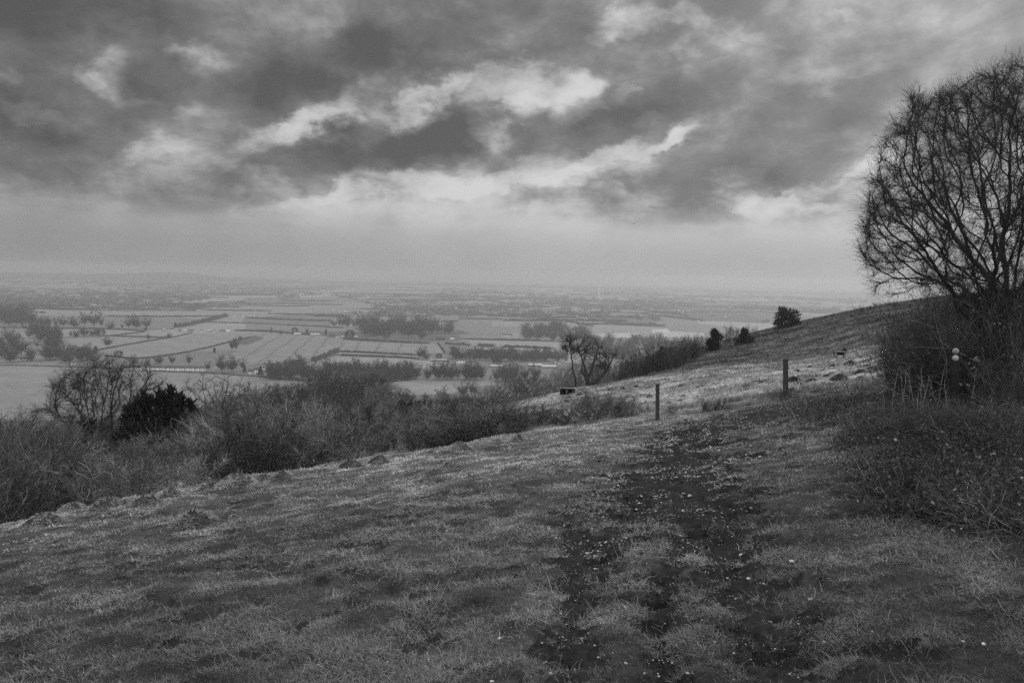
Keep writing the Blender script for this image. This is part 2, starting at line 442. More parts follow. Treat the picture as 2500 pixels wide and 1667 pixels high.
# bramble and dead stalks over the bank on the right
def bank_weight(px, py):
    return 1
def bank_xy(N):
    px = rng.uniform(1850, 2640, N); py = 965 + (1340 - 965) * rng.random(N)
    edge = np.interp(px, [1850, 1960, 2040, 2090, 2060, 2140, 2300, 2500, 2640][:3] + [2100, 2150, 2300, 2500, 2640], [1005, 1040, 1075, 1200, 1265, 1295, 1310, 1320])
    ok = py < edge + rng.normal(size=N) * 16
    vv = ray(px[ok], py[ok]); den = -vv[:, 2] - 0.12 * vv[:, 1] + 0.13 * vv[:, 0]; vv = vv[den > .085]; den = den[den > .085]; tt = 1.6 / den
    x, y = vv[:, 0] * tt, vv[:, 1] * tt
    return x, y
x, y = bank_xy(90000); cl = fbm(x * 1.9, y * 1.9, 4, 51)
kp = rng.random(len(x)) < .05 + .9 * sstep(0.47, 0.60, cl); x, y, cl = x[kp], y[kp], cl[kp]; z = groundz(x, y)
ln = rng.normal(size=(len(x), 3)) * 0.8; ln[:, 2] = np.abs(ln[:, 2]) + .5
hh = rng.uniform(0.05, 0.40, len(x)) * (0.2 + 1.1 * sstep(.4, .62, cl))
P = wander(np.c_[x, y, z - .01], ln, hh, 5, 0.35, -0.12)
v1, f1 = tubes(P, taper(len(x), 5, rng.uniform(.0016, .0034, len(x)), .0008), 3)
pt = .45 + 1.1 * sstep(.3, .7, fbm(x * .9, y * .9, 3, 57))
t1 = np.repeat(0.145 * pt * rng.uniform(.3, 1.5, len(x)) * (1 + 2.2 * (rng.random(len(x)) < .10)), 15)
NL = 4; q = P[:, 1:, :].reshape(-1, 3); q = q + rng.normal(size=q.shape) * 0.035
q = q[rng.random(len(q)) < .5]
a1 = rng.normal(size=q.shape); a1 /= np.linalg.norm(a1, axis=1, keepdims=True); b1 = np.cross(a1, rng.normal(size=q.shape)); b1 /= np.linalg.norm(b1, axis=1, keepdims=True)
sz = rng.uniform(.009, .024, (len(q), 1))
v2 = np.stack([q - a1 * sz, q + b1 * sz * .6, q + a1 * sz, q - b1 * sz * .6], 1).reshape(-1, 3); f2 = np.arange(len(v2)).reshape(-1, 4)
t2 = np.repeat(0.075 * rng.uniform(.3, 1.7, len(q)) * (1 + 2.5 * (rng.random(len(q)) < .05)), 4)
v, f = join([(v1, f1), (v2, f2)])
stuff('brambles', v, f, np.r_[t1, t2], M_bramble)
del v, f, v1, f1, v2, f2, P, q

# ------------------------------------------------------------------ stones on the path
def rock(seed, sub=1):
    import bmesh
    bm = bmesh.new(); bmesh.ops.create_icosphere(bm, subdivisions=sub, radius=1)
    r = np.random.default_rng(seed)
    for vv in bm.verts: vv.co = vv.co * (0.75 + 0.5 * r.random())
    vs = np.array([vv.co[:] for vv in bm.verts]); fs = np.array([[l.index for l in ff.verts] for ff in bm.faces]); bm.free()
    return vs, fs
rv, rf = rock(3, 1)
N = 150000
x, y = polar_samples(N, 2.6, 26, -0.1, 0.6)
m = rut_mask(x, y); chalk = fbm(x * 1.5, y * 1.5, 3, 61)
p = sstep(0.0, 0.7, m) * (0.10 + 0.9 * sstep(0.38, 0.58, chalk + .0)) * (.14 + .86 * sstep(4.5, 10, np.hypot(x, y))) + 0.012 * sstep(-.9, 0.1, m)
kp = rng.random(N) < p * 0.62; x, y = x[kp], y[kp]; z = groundz(x, y)
s = np.exp(rng.normal(-5.55, 0.55, len(x))).clip(0.0022, 0.016) * np.clip(np.hypot(x, y) / 7, 0.75, 1.7)
an = rng.uniform(0, 2 * PI, len(x))
vv = rv[None] * np.stack([s * rng.uniform(.8, 1.6, len(x)), s, s * .6], 1)[:, None]
c_, s_ = np.cos(an)[:, None], np.sin(an)[:, None]
vv = np.stack([vv[..., 0] * c_ - vv[..., 1] * s_, vv[..., 0] * s_ + vv[..., 1] * c_, vv[..., 2]], -1) + np.c_[x, y, z + s * .05][:, None]
ff = (rf[None] + (np.arange(len(x)) * len(rv))[:, None, None]).reshape(-1, 3)
tag(obj('gravel', mesh_from('gravel', vv.reshape(-1, 3), ff), M_flint), kind='stuff')
N = 60000
x, y = polar_samples(N, 2.5, 24, -0.15, 0.6); m = rut_mask(x, y)
kp = rng.random(N) < sstep(0.0, 0.6, broken(x, y, m)) * (.12 + .7 * sstep(.45, .7, fbm(x * 2.2, y * 2.2, 3, 95))); x, y = x[kp], y[kp]; z = groundz(x, y)
s = np.exp(rng.normal(-5.0, 0.5, len(x))).clip(0.003, 0.016) * np.clip(np.hypot(x, y) / 7, .7, 1.8); an = rng.uniform(0, 2 * PI, len(x))
vv = rv[None] * np.stack([s * rng.uniform(.8, 1.8, len(x)), s, s * .7], 1)[:, None]; c_, s_ = np.cos(an)[:, None], np.sin(an)[:, None]
vv = np.stack([vv[..., 0] * c_ - vv[..., 1] * s_, vv[..., 0] * s_ + vv[..., 1] * c_, vv[..., 2]], -1) + np.c_[x, y, z][:, None]
ff = (rf[None] + (np.arange(len(x)) * len(rv))[:, None, None]).reshape(-1, 3)
tn = np.repeat(rng.uniform(.35, 1.6, len(x)) * (1 + 2.0 * (rng.random(len(x)) < .07)), len(rv))
tag(obj('mud', mesh_from('mud', vv.reshape(-1, 3), ff, {'tone': tn}), mat('mud crumbs', .038, .5, 1.6, 30.0, attr='tone', spec=.06)), kind='stuff')
rockm = [mesh_from('stone', *rock(k, 2)) for k in (11, 12, 13)]
for r_ in rockm: r_.materials.append(M_flint)
for k, (px, py, sp) in enumerate([(1978, 1466, 8), (1810, 1350, 8), (1828, 1397, 7), (1406, 1618, 11), (1345, 1627, 8), (1978, 1590, 7), (1953, 1604, 6), (1855, 1656, 7), (1220, 1538, 6), (1046, 1598, 5), (1932, 1375, 8), (1745, 1568, 5), (2010, 1660, 8), (2400, 1583, 6), (2350, 1574, 5), (2445, 1268, 16)]):
    p = hit(px, py)
    if p is None: continue
    sz = sp / F * np.linalg.norm(p - EYE) * 0.62
    o = obj('stone', rockm[k % 3], None, None, (p[0], p[1], groundz(p[0], p[1])[0] + sz * .35))
    o.scale = (sz * 1.3, sz, sz * .7); o.rotation_euler = (0, 0, k * 1.3)
    tag(o, 'pale rounded stone lying at the foot of the bramble bank' if sp == 16 else 'small white flint lying loose on the muddy turf of the path', 'stone', None if sp == 16 else 'white flints on the path')

# ------------------------------------------------------------------ turf mounds
def mound_mesh(seed):
    r = np.random.default_rng(seed)
    nr, ns = 9, 22; vs = [[0, 0, 1.0]]; fs = []
    for i in range(1, nr + 1):
        q = i / nr
        for j in range(ns):
            a = 2 * PI * j / ns
            rr = q * (1 + .18 * math.sin(2 * a + seed) + .1 * math.sin(3 * a + 2 * seed))
            zz = math.cos(q * PI / 2) ** 0.8 if i < nr else -0.25
            vs.append([rr * math.cos(a), rr * math.sin(a), zz * (1 + .18 * r.normal() * (i < nr))])
    vs = np.array(vs)
    for i in range(1, nr):
        for j in range(ns):
            a, b = 1 + (i - 1) * ns + j, 1 + (i - 1) * ns + (j + 1) % ns
            fs.append([a, a + ns, b + ns, b])
    for j in range(0, ns, 2):
        fs.append([0, 1 + j, 1 + (j + 1) % ns, 1 + (j + 2) % ns])
    N = 2600
    a = r.uniform(0, 2 * PI, N); q = np.sqrt(r.random(N)); zz = np.cos(q * PI / 2) ** .8
    p0 = np.c_[q * np.cos(a), q * np.sin(a), zz - .05]
    dr = np.c_[np.cos(a) * q, np.sin(a) * q, 1.1 - q * .5] + r.normal(size=(N, 3)) * .3
    P = wander(p0, dr, r.uniform(.12, .38, N), 4, .25, -.35)
    v2, f2 = tubes(P, taper(N, 4, .014, .003), 2)
    tn = np.r_[np.full(len(vs), .05), np.repeat(.38 * r.uniform(.25, 1.6, N), 8)]
    return mesh_from('grass_mound', *join([(vs, np.array(fs)), (v2, f2)]), {'tone': tn})
mm = [mound_mesh(k) for k in (1, 2, 3)]
for q in mm: q.materials.append(M_mound)
md = [q.copy() for q in mm]
M_ant = mat('anthill turf', .42, .6, 1.4, 5.0, rand=.3, attr='tone', spec=.05)
for q in md: q.materials.clear(); q.materials.append(M_ant)
def c4(x, y): return 1750 + x / 3.763, 640 + y / 3.763
def c7(x, y): return 1300 + x / 3.36, 800 + y / 3.36
def c5(x, y): return x / 3.36, 850 + y / 3.36
def c6(x, y): return 650 + x / 3.36, 850 + y / 3.36
hummocks = [(c4, x, y, w, 'low dark anthill in pale grass on the slope beyond the posts', 'anthills on the pale slope') for x, y, w in [(275, 1145, 20), (400, 1115, 20), (700, 1055, 22), (710, 1088, 46), (690, 1185, 40), (880, 1085, 40), (755, 1132, 30), (1070, 948, 28), (985, 992, 28), (1060, 1012, 24), (1230, 918, 34), (1250, 948, 30), (1345, 952, 30), (1330, 1008, 36), (1385, 942, 22), (1115, 1050, 30), (1130, 1078, 60), (1325, 1057, 26), (1040, 1128, 30), (740, 997, 26), (855, 972, 18), (1420, 968, 36), (905, 1190, 26), (1010, 1057, 24)]]
hummocks += [(c7, x, y, w, 'low dark anthill in pale grass on the slope beyond the posts', 'anthills on the pale slope') for x, y, w in [(1220, 482, 22), (1380, 467, 24), (1760, 487, 20), (1770, 522, 18), (1870, 462, 22), (1210, 592, 20), (1240, 562, 18), (1120, 612, 24), (960, 577, 24), (740, 492, 24), (390, 558, 24), (450, 582, 24), (300, 572, 20), (850, 472, 20)]]
edge_m = [(c5, 370, 1450, 110), (c5, 600, 1345, 85), (c5, 890, 1310, 100), (c5, 1190, 1320, 105), (c5, 1400, 1222, 100), (c5, 1740, 1160, 85), (c5, 1950, 1140, 120), (c5, 2160, 1090, 65), (c5, 2310, 1085, 80), (c5, 1040, 1275, 45), (c5, 1600, 1440, 150), (c6, 690, 985, 85), (c6, 930, 930, 65), (c6, 955, 960, 70), (c6, 1350, 868, 45), (c6, 1590, 835, 75), (c6, 1900, 772, 45), (c6, 2070, 755, 65), (c6, 1180, 908, 50), (c6, 1500, 965, 60)]
em = []
for fn, x, y, w in edge_m: em.append((*fn(x, y), w))
em.sort()
ordn = ['first', 'second', 'third', 'fourth', 'fifth', 'sixth', 'seventh', 'eighth', 'ninth', 'tenth', 'eleventh', 'twelfth', 'thirteenth', 'fourteenth', 'fifteenth', 'sixteenth', 'seventeenth', 'eighteenth', 'nineteenth', 'twentieth', 'twenty-first', 'twenty-second', 'twenty-third', 'twenty-fourth', 'twenty-fifth']
def place_mound(px, py, w, k, label, group, hf):
    p = hit(px, py + 2)
    if p is None: return
    r_ = w / 2.7 / F * np.linalg.norm(p - EYE)
    o = obj('grass_mound', (md if 'anthill' in label else mm)[k % 3], None, None, (p[0], p[1], groundz(p[0], p[1])[0] - .02))
    o.scale = (r_, r_ * .9, r_ * hf); o.rotation_euler = (0, 0, k * 2.4)
    tag(o, label, 'mound', group)
for k, (fn, x, y, w, lab, grp) in enumerate(hummocks):
    place_mound(*fn(x, y), w, k, lab, grp, 0.62)
for k, (px, py, w) in enumerate(em):
    place_mound(px, py, w, k, ordn[k] + ' from left of the shaggy grass mounds along the turf edge', 'grass mounds along the edge of the near slope', 0.62)

# ------------------------------------------------------------------ posts
def post_mesh(w, h, seed, lean=(0, 0), top=0.012):
    r = np.random.default_rng(seed); S = 14; k = 10; vs = []; fs = []
    for i in range(S):
        q = i / (S - 1); z = -0.35 + (h + 0.35) * q
        for j in range(k):
            a = 2 * PI * j / k + .3
            sq = 1 / max(abs(math.cos(a)), abs(math.sin(a))) ** .55
            rr = w / 2 * sq * (1 + .05 * r.normal()) * (1.04 - .06 * q)
            vs.append([rr * math.cos(a) + lean[0] * z, rr * math.sin(a) + lean[1] * z, z + (top * r.normal() if i == S - 1 else 0)])
    for i in range(S - 1):
        for j in range(k):
            a, b = i * k + j, i * k + (j + 1) % k; fs.append([a, b, b + k, a + k])
    c = len(vs); vs.append([lean[0] * h, lean[1] * h, h + .004])
    t = (S - 1) * k
    for j in range(0, k, 2): fs.append([c, t + j, t + (j + 1) % k, t + (j + 2) % k])
    return np.array(vs), np.array(fs)
for (px, pyb, pyt, wpx, lx, lab, sd) in [(1605, 1026, 938, 9.5, -0.03, 'slim weathered timber post on the turf edge, left of the path bend', 1), (1918, 970, 876, 12.5, -0.05, 'stouter weathered timber post standing in tufts beside the anthill slope', 2)]:
    p = hit(px, pyb); h = height_to(px - 2, pyt, p); w = wpx / F * np.linalg.norm(p - EYE)
    r0 = empty('marker_post', (p[0], p[1], p[2]), lab, 'post', 'timber posts beside the path')
    obj('shaft', mesh_from('shaft', *post_mesh(w * .93, h, sd, (lx, 0))), M_wood, r0)
    capv, capf = post_mesh(w * .95, .05, sd + 5); capv[:, 2] = np.clip(capv[:, 2], -0.001, 1); capv[:, 0] += lx * h; capv[:, 2] += h - .035
    obj('worn_top', mesh_from('worn_top', capv, capf), M_wood, r0)
# waymarker
p = at(2333, 11.5, 960); h = height_to(2329, 832, p); wpm = F / np.linalg.norm(p - EYE)
way = empty('waymarker_post', p, 'black square waymarker post with two white discs, half hidden in the thicket', 'signpost')
vs, fs = boxes([(-.05, .05, -.05, .05, -.3, h - .03)])
w2, g2 = [(-.05, -.05, h - .03), (.05, -.05, h - .03), (.05, .05, h - .03), (-.05, .05, h - .03), (-.035, -.035, h), (.035, -.035, h), (.035, .035, h), (-.035, .035, h)], [(0, 1, 5, 4), (1, 2, 6, 5), (2, 3, 7, 6), (3, 0, 4, 7), (4, 5, 6, 7)]
obj('shaft', mesh_from('shaft', *join([(vs, fs), (w2, g2)])), M_darkwood, way)
way.rotation_euler = (0, -0.035, -math.atan2(p[0], p[1]))
def disc(r, y0, y1, k=28, rin=0.0):
    a = np.arange(k) * 2 * PI / k; vs = []; fs = []
    for yy, rr in ((y0, r), (y1, r), (y1, max(rin, r * .02))):
        vs += [[rr * math.cos(t), yy, rr * math.sin(t)] for t in a]
    for lay in range(2):
        for j in range(k):
            b = (j + 1) % k; fs.append([lay * k + j, lay * k + b, (lay + 1) * k + b, (lay + 1) * k + j])
    return np.array(vs), np.array(fs)
for q, (py, lab) in enumerate([(856, 'upper white disc with dark arrow printed at its centre'), (873, 'lower white disc with faint grey centre')]):
    zc = height_to(2330, py, p)
    dsc = obj('waymark_disc', mesh_from('waymark_disc', *disc(.038, -.0505, -.058)), M_disc, way, (0, 0, zc)); dsc['label'] = lab
    if q == 0:
        ring = obj('printed_ring', mesh_from('printed_ring', *disc(.0275, -.0575, -.0592, rin=.0225)), M_discmark, dsc)
        arv = np.array([(-.011, -.0598, -.006), (0, -.0598, .017), (.011, -.0598, -.006), (0, -.0598, -.001), (-.011, -.0582, -.006), (0, -.0582, .017), (.011, -.0582, -.006), (0, -.0582, -.001)])
        arf = np.array([(0, 3, 2, 1), (0, 1, 5, 4), (1, 2, 6, 5), (2, 3, 7, 6), (3, 0, 4, 7)])
        s2 = boxes([(-.004, .004, -.0597, -.0582, -.016, -.002)])
        obj('arrow', mesh_from('arrow', *join([(arv, arf), s2])), M_discmark, dsc)
    else:
        obj('printed_ring', mesh_from('printed_ring', *disc(.012, -.0575, -.0592, rin=.008)), mat('faint print', .45), dsc)

# ------------------------------------------------------------------ branching trees (space colonisation)
def colonize(att, trunk, di, dk, step, iters, bias=(0, 0, .1)):
    nodes = [np.array(trunk[0], float)]; par = [-1]
    for a, b in zip(trunk[:-1], trunk[1:]):
        a = np.array(a, float); b = np.array(b, float); L = np.linalg.norm(b - a); k = max(1, int(L / step))
        for i in range(1, k + 1):
            nodes.append(a + (b - a) * i / k + rng.normal(size=3) * step * .12); par.append(len(nodes) - 2)
    return _grow(np.array(nodes), par, att, di, dk, step, iters, bias)
def _grow(nodes, par, att, di, dk, step, iters, bias, persist=.7):
    par = list(par); A = att.copy()
    bd = np.full(len(A), 1e9); bi = np.zeros(len(A), int)
    for i in range(0, len(A), 2000):
        d = np.linalg.norm(A[i:i + 2000, None] - nodes[None], axis=2); bi[i:i + 2000] = d.argmin(1); bd[i:i + 2000] = d.min(1)
    alln = [nodes]; cnt = len(nodes); bias = np.array(bias)
    P = nodes; pa = np.array(par); D = P - P[np.maximum(pa, 0)]; D /= np.linalg.norm(D, axis=1, keepdims=True) + 1e-9
    for it in range(iters):
        act = bd < di
        if not act.any():
            act = bd < bd.min() + step * 2
        v = A[act] - P[bi[act]]; v /= np.linalg.norm(v, axis=1, keepdims=True) + 1e-9
        u, inv = np.unique(bi[act], return_inverse=True)
        s = np.zeros((len(u), 3)); np.add.at(s, inv, v)
        s /= np.linalg.norm(s, axis=1, keepdims=True) + 1e-9
        s = s + D[u] * persist + bias + rng.normal(size=s.shape) * .2; s /= np.linalg.norm(s, axis=1, keepdims=True)
        new = P[u] + s * step
        base = len(P); P = np.concatenate([P, new]); D = np.concatenate([D, s]); par += list(u)
        for i in range(0, len(new), 400):
            d = np.linalg.norm(A[:, None] - new[None, i:i + 400], axis=2); k = d.argmin(1); dm = d[np.arange(len(A)), k]
            upd = dm < bd; bd[upd] = dm[upd]; bi[upd] = base + i + k[upd]
        keep = bd > dk
        A, bd, bi = A[keep], bd[keep], bi[keep]
        if len(A) < 3 or len(P) > 30000: break
    return P, np.array(par)

def skeleton(P, par, rtip, expo):
    n_ = len(P); r = np.zeros(n_); ch = np.zeros(n_, int)
    np.add.at(ch, par[1:][par[1:] >= 0], 1)
    acc = np.zeros(n_)
    for i in range(n_ - 1, -1, -1):
        r[i] = rtip if acc[i] == 0 else acc[i] ** (1 / expo)
        if par[i] >= 0: acc[par[i]] += r[i] ** expo
    return r, ch

def skel_mesh(P, par, r, k=5, sel=None):
    n_ = len(P); dirs = np.zeros((n_, 3)); ok = par >= 0
    dirs[ok] = P[ok] - P[par[ok]]; dirs[~ok] = (0, 0, 1)
    dirs /= np.linalg.norm(dirs, axis=1, keepdims=True) + 1e-9
    main = np.full(n_, -1); best = np.zeros(n_)
    for i in range(n_):
        q = par[i]
        if q >= 0 and r[i] > best[q]: best[q] = r[i]; main[q] = i
    ref = np.array([.31, .93, .21])
    a = np.cross(dirs, ref); a /= np.linalg.norm(a, axis=1, keepdims=True) + 1e-9; b = np.cross(dirs, a)
    ang = np.arange(k) * 2 * PI / k
    ring = lambda p, a, b, r: p[:, None] + (a[:, None] * np.cos(ang)[:, None] + b[:, None] * np.sin(ang)[:, None]) * r[:, None, None]
    V1 = ring(P, a, b, r)
    ed = np.where(ok)[0]
    if sel is not None: ed = ed[sel[ed]]
    ismain = main[par[ed]] == ed
    nm = ed[~ismain]
    V2 = ring(P[par[nm]], a[nm], b[nm], np.minimum(r[nm] * 1.25, r[par[nm]]))
    base = np.zeros(len(ed), int); base[ismain] = par[ed[ismain]] * k; base[~ismain] = n_ * k + np.arange(len(nm)) * k
    top = ed * k; j = np.arange(k); jn = (j + 1) % k
    F_ = np.stack([base[:, None] + j, base[:, None] + jn, top[:, None] + jn, top[:, None] + j], -1).reshape(-1, 4)
    VV = np.concatenate([V1.reshape(-1, 3), V2.reshape(-1, 3)])
    u, inv = np.unique(F_, return_inverse=True)
    return VV[u], inv.reshape(-1, 4), dirs

def twigs(P, dirs, cand, N, L0, L1, r0, up=.15, S=4, spread=.8):
    k = rng.choice(cand, N); t = rng.normal(size=(N, 3)); d = dirs[k] * .8 + t * spread * .6; d[:, 2] += up
    L = rng.uniform(L0, L1, N)
    return wander(P[k], d, L, S, .28, .02), taper(N, S, r0, r0 * .4)

def inside(poly, x, y):
    poly = np.array(poly, float); c = np.zeros(len(x), bool); j = len(poly) - 1
    for i in range(len(poly)):
        xi, yi = poly[i]; xj, yj = poly[j]
        c ^= ((yi > y) != (yj > y)) & (x < (xj - xi) * (y - yi) / (yj - yi + 1e-12) + xi); j = i
    return c

def crown_points(poly, N, d, depth, center):
    """points filling a crown whose outline is seen as poly from the path; depth metres thick"""
    poly = np.array(poly, float); lo = poly.min(0); hi = poly.max(0)
    px = rng.uniform(lo[0], hi[0], N * 3); py = rng.uniform(lo[1], hi[1], N * 3); k = inside(poly, px, py)
    px, py = px[k][:N], py[k][:N]
    v = ray(px, py)
    ext = (hi - lo) / 2; rr = np.hypot((px - center[0]) / ext[0], (py - center[1]) / ext[1]).clip(0, 1)
    off = rng.uniform(-1, 1, len(px)) * depth * np.sqrt(1 - rr ** 2 * .9)
    return EYE + v * (d + off)[:, None]

def make_tree(name, label, base_px, base_d, poly, depth, trunks, N, di, dk, step, rtip, expo, ntw, twl, twr, mats, center, bias=(0, 0, .1), cat='tree', d=None, py=900, tr0=0.0, shrink=0, carve=0, carve_r=1.0):
    p = at(base_px, base_d, py); d = d or p[1]
    cp = np.array(center, float); poly = [tuple(np.array(q) + (cp - np.array(q)) / (np.linalg.norm(cp - np.array(q)) + 1e-6) * shrink) for q in poly]
    A = crown_points(poly, N, d, depth, center)
    if carve:
        c0 = A.mean(0); ext = A.std(0)
        for _ in range(carve):
            q = A[rng.integers(0, len(A))]; q = q + (q - c0) * .25
            A = A[np.linalg.norm(A - q, axis=1) > rng.uniform(.18, .48) * carve_r]
    root = empty(name, p, label, cat)
    nodes = [p - np.array([0, 0, .3])]; par = [-1]
    for tr in trunks:     # each trunk: pixel polyline with depth offset
        prev = 0; a = nodes[0] if tr[0] is None else None
        pts = [EYE + ray(t[0], t[1]) * (d + t[2]) for t in tr if t is not None]
        cur = 0
        for q in pts:
            a = nodes[cur]; L = np.linalg.norm(q - a); k = max(1, int(L / step))
            for i in range(1, k + 1):
                nodes.append(a + (q - a) * i / k + rng.normal(size=3) * step * .09); par.append(cur); cur = len(nodes) - 1
    ntr = len(nodes); hz_ = np.array(nodes)[:, 2]; P, par = _grow(np.array(nodes), par, A, di, dk, step, 260, bias)
    r, ch = skeleton(P, par, rtip, expo)
    if tr0: r[:ntr] = np.maximum(r[:ntr], tr0 * (1 - .8 * (hz_ - hz_.min()) / (hz_.max() - hz_.min())))
    P = P - p
    thick = r > rtip * 5
    v, f, dirs = skel_mesh(P, par, r, 7, sel=thick)
    obj('trunk', mesh_from('trunk', v, f, smooth=True), mats[0], root)
    v, f, dirs = skel_mesh(P, par, r, 4, sel=~thick)
    obj('branches', mesh_from('branches', v, f, smooth=True), mats[0], root)
    cand = np.where(r < rtip * 2.6)[0]
    Q, R2 = twigs(P, dirs, cand, ntw, twl[0], twl[1], twr, spread=.6)
    tv = tubes(Q, R2, 3)
    k = rng.integers(0, len(Q), ntw); s = rng.integers(1, Q.shape[1], ntw)
    dq = Q[k, s] - Q[k, s - 1]; dq = dq / (np.linalg.norm(dq, axis=1, keepdims=True) + 1e-9) + rng.normal(size=dq.shape) * .6
    Q2 = wander(Q[k, s], dq, rng.uniform(twl[0] * .4, twl[1] * .5, ntw), 3, .25)
    t2 = tubes(Q2, taper(ntw, 3, twr * .7, twr * .35), 3)
    obj('twigs', mesh_from('twigs', *join([tv, t2])), mats[1], root)
    print(name, 'nodes', len(P), 'maxr %.3f' % r.max(), 't %.1f' % (time.time() - T0))
    return root

make_tree('bare_tree', 'large bare many-stemmed tree rising from the thicket on the right', 2478, 14.5,
          [(2150, 738), (2112, 690), (2090, 630), (2084, 575), (2098, 525), (2088, 482), (2108, 440), (2138, 402), (2140, 362), (2168, 335), (2178, 292), (2202, 262), (2204, 228), (2250, 232), (2290, 216), (2340, 202), (2390, 172), (2440, 160), (2478, 138), (2560, 130), (2700, 210), (2850, 360), (2900, 560), (2850, 720), (2600, 780), (2420, 790), (2330, 735), (2250, 715)],
          1.9, [[(2473, 850, 0.02), (2474, 767, 0.06), (2478, 700, 0.12)], [(2476, 850, -0.06), (2486, 762, -0.18), (2500, 690, -0.36)], [(2469, 850, 0.07), (2461, 762, 0.21), (2455, 690, 0.42)], [(2466, 850, -0.09), (2448, 767, -0.27), (2430, 700, -0.54)], [(2462, 850, 0.08), (2434, 775, 0.24), (2405, 715, 0.48)], [(2458, 850, -0.06), (2420, 786, -0.18), (2380, 735, -0.36)], [(2455, 850, 0.06), (2410, 793, 0.18), (2362, 748, 0.36)], [(2453, 850, -0.08), (2401, 801, -0.24), (2345, 762, -0.48)], [(2481, 850, 0.04), (2503, 762, 0.12), (2530, 690, 0.24)], [(2485, 850, -0.04), (2519, 767, -0.12), (2560, 700, -0.24)], [(2491, 850, 0.04), (2541, 784, 0.12), (2600, 730, 0.24)], [(2464, 850, -0.01), (2442, 762, -0.03), (2420, 690, -0.06)]],
          8200, .8, .115, .065, .0036, 2.1, 37000, (.10, .32), .0023, (M_bark, M_twig), (2480, 470), (0, 0, .06), py=900, tr0=.06, shrink=10, carve=60, carve_r=1.25)
make_tree('bare_tree', 'spreading bare tree with leaning trunks above the thicket at far left', 235, 47,
          [c5(*q) for q in [(380, 340), (450, 250), (650, 170), (780, 115), (950, 115), (1080, 165), (1250, 185), (1330, 240), (1340, 340), (1210, 400), (1090, 480), (1010, 640), (850, 720), (700, 720), (560, 640), (420, 560), (240, 580), (230, 540), (380, 450)]],
          2.6, [[(*c5(740, 880), 0), (*c5(640, 760), -.2), (*c5(560, 640), -.4), (*c5(500, 585), -.5)], [(*c5(780, 900), .3), (*c5(730, 740), .4), (*c5(670, 600), .3)], [(*c5(880, 860), 0), (*c5(925, 700), 0), (*c5(915, 560), 0)], [(*c5(900, 860), .4), (*c5(990, 700), .5), (*c5(1040, 580), .5)], [(*c5(800, 890), -.3), (*c5(755, 720), -.5), (*c5(735, 580), -.5)], [(*c5(820, 880), 0), (*c5(840, 700), .2), (*c5(830, 560), .5)]],
          1000, 2.4, .42, .24, .013, 2.15, 4200, (.3, .9), .006, (M_bark, M_treetwig), (235, 960), (0, 0, .08), py=1120, tr0=.17)
make_tree('bare_tree', 'bare tree with forked black trunk on the brow beside the bench', 1434, 61,
          [(1200 + x / 3.763, 640 + y / 3.763) for x, y in [(770, 720), (800, 690), (860, 680), (940, 690), (1020, 740), (1060, 830), (1130, 815), (1165, 860), (1110, 940), (1010, 1010), (940, 900), (890, 940), (800, 900), (780, 820)]],
          1.5, [[(1434, 932, 0), (1433, 915, 0), (1422, 880, 0), (1412, 855, .2)], [(1434, 928, .0), (1446, 900, .1), (1455, 865, .2)], [(1434, 938, 0), (1455, 932, -.2), (1480, 905, -.2), (1494, 880, 0)], [(1434, 925, 0), (1418, 905, .3)]],
          420, 1.8, .42, .22, .016, 2.1, 1200, (.3, .8), .0075, (M_bark, M_twig), (1445, 880), (0, 0, .08), py=945, tr0=.16)
make_tree('bare_tree', 'slender bare tree with one crooked trunk left of the forked tree', 1408, 63,
          [(1200 + x / 3.763, 640 + y / 3.763) for x, y in [(630, 800), (660, 740), (720, 690), (780, 710), (790, 790), (770, 900), (730, 860), (660, 830)]],
          1.0, [[(1405, 935, 0), (1399, 905, 0), (1395, 875, 0), (1392, 850, 0)]],
          150, 1.8, .4, .22, .016, 2.1, 700, (.3, .8), .0075, (M_bark, M_twig), (1388, 850), (0, 0, .08), py=945, tr0=.11)

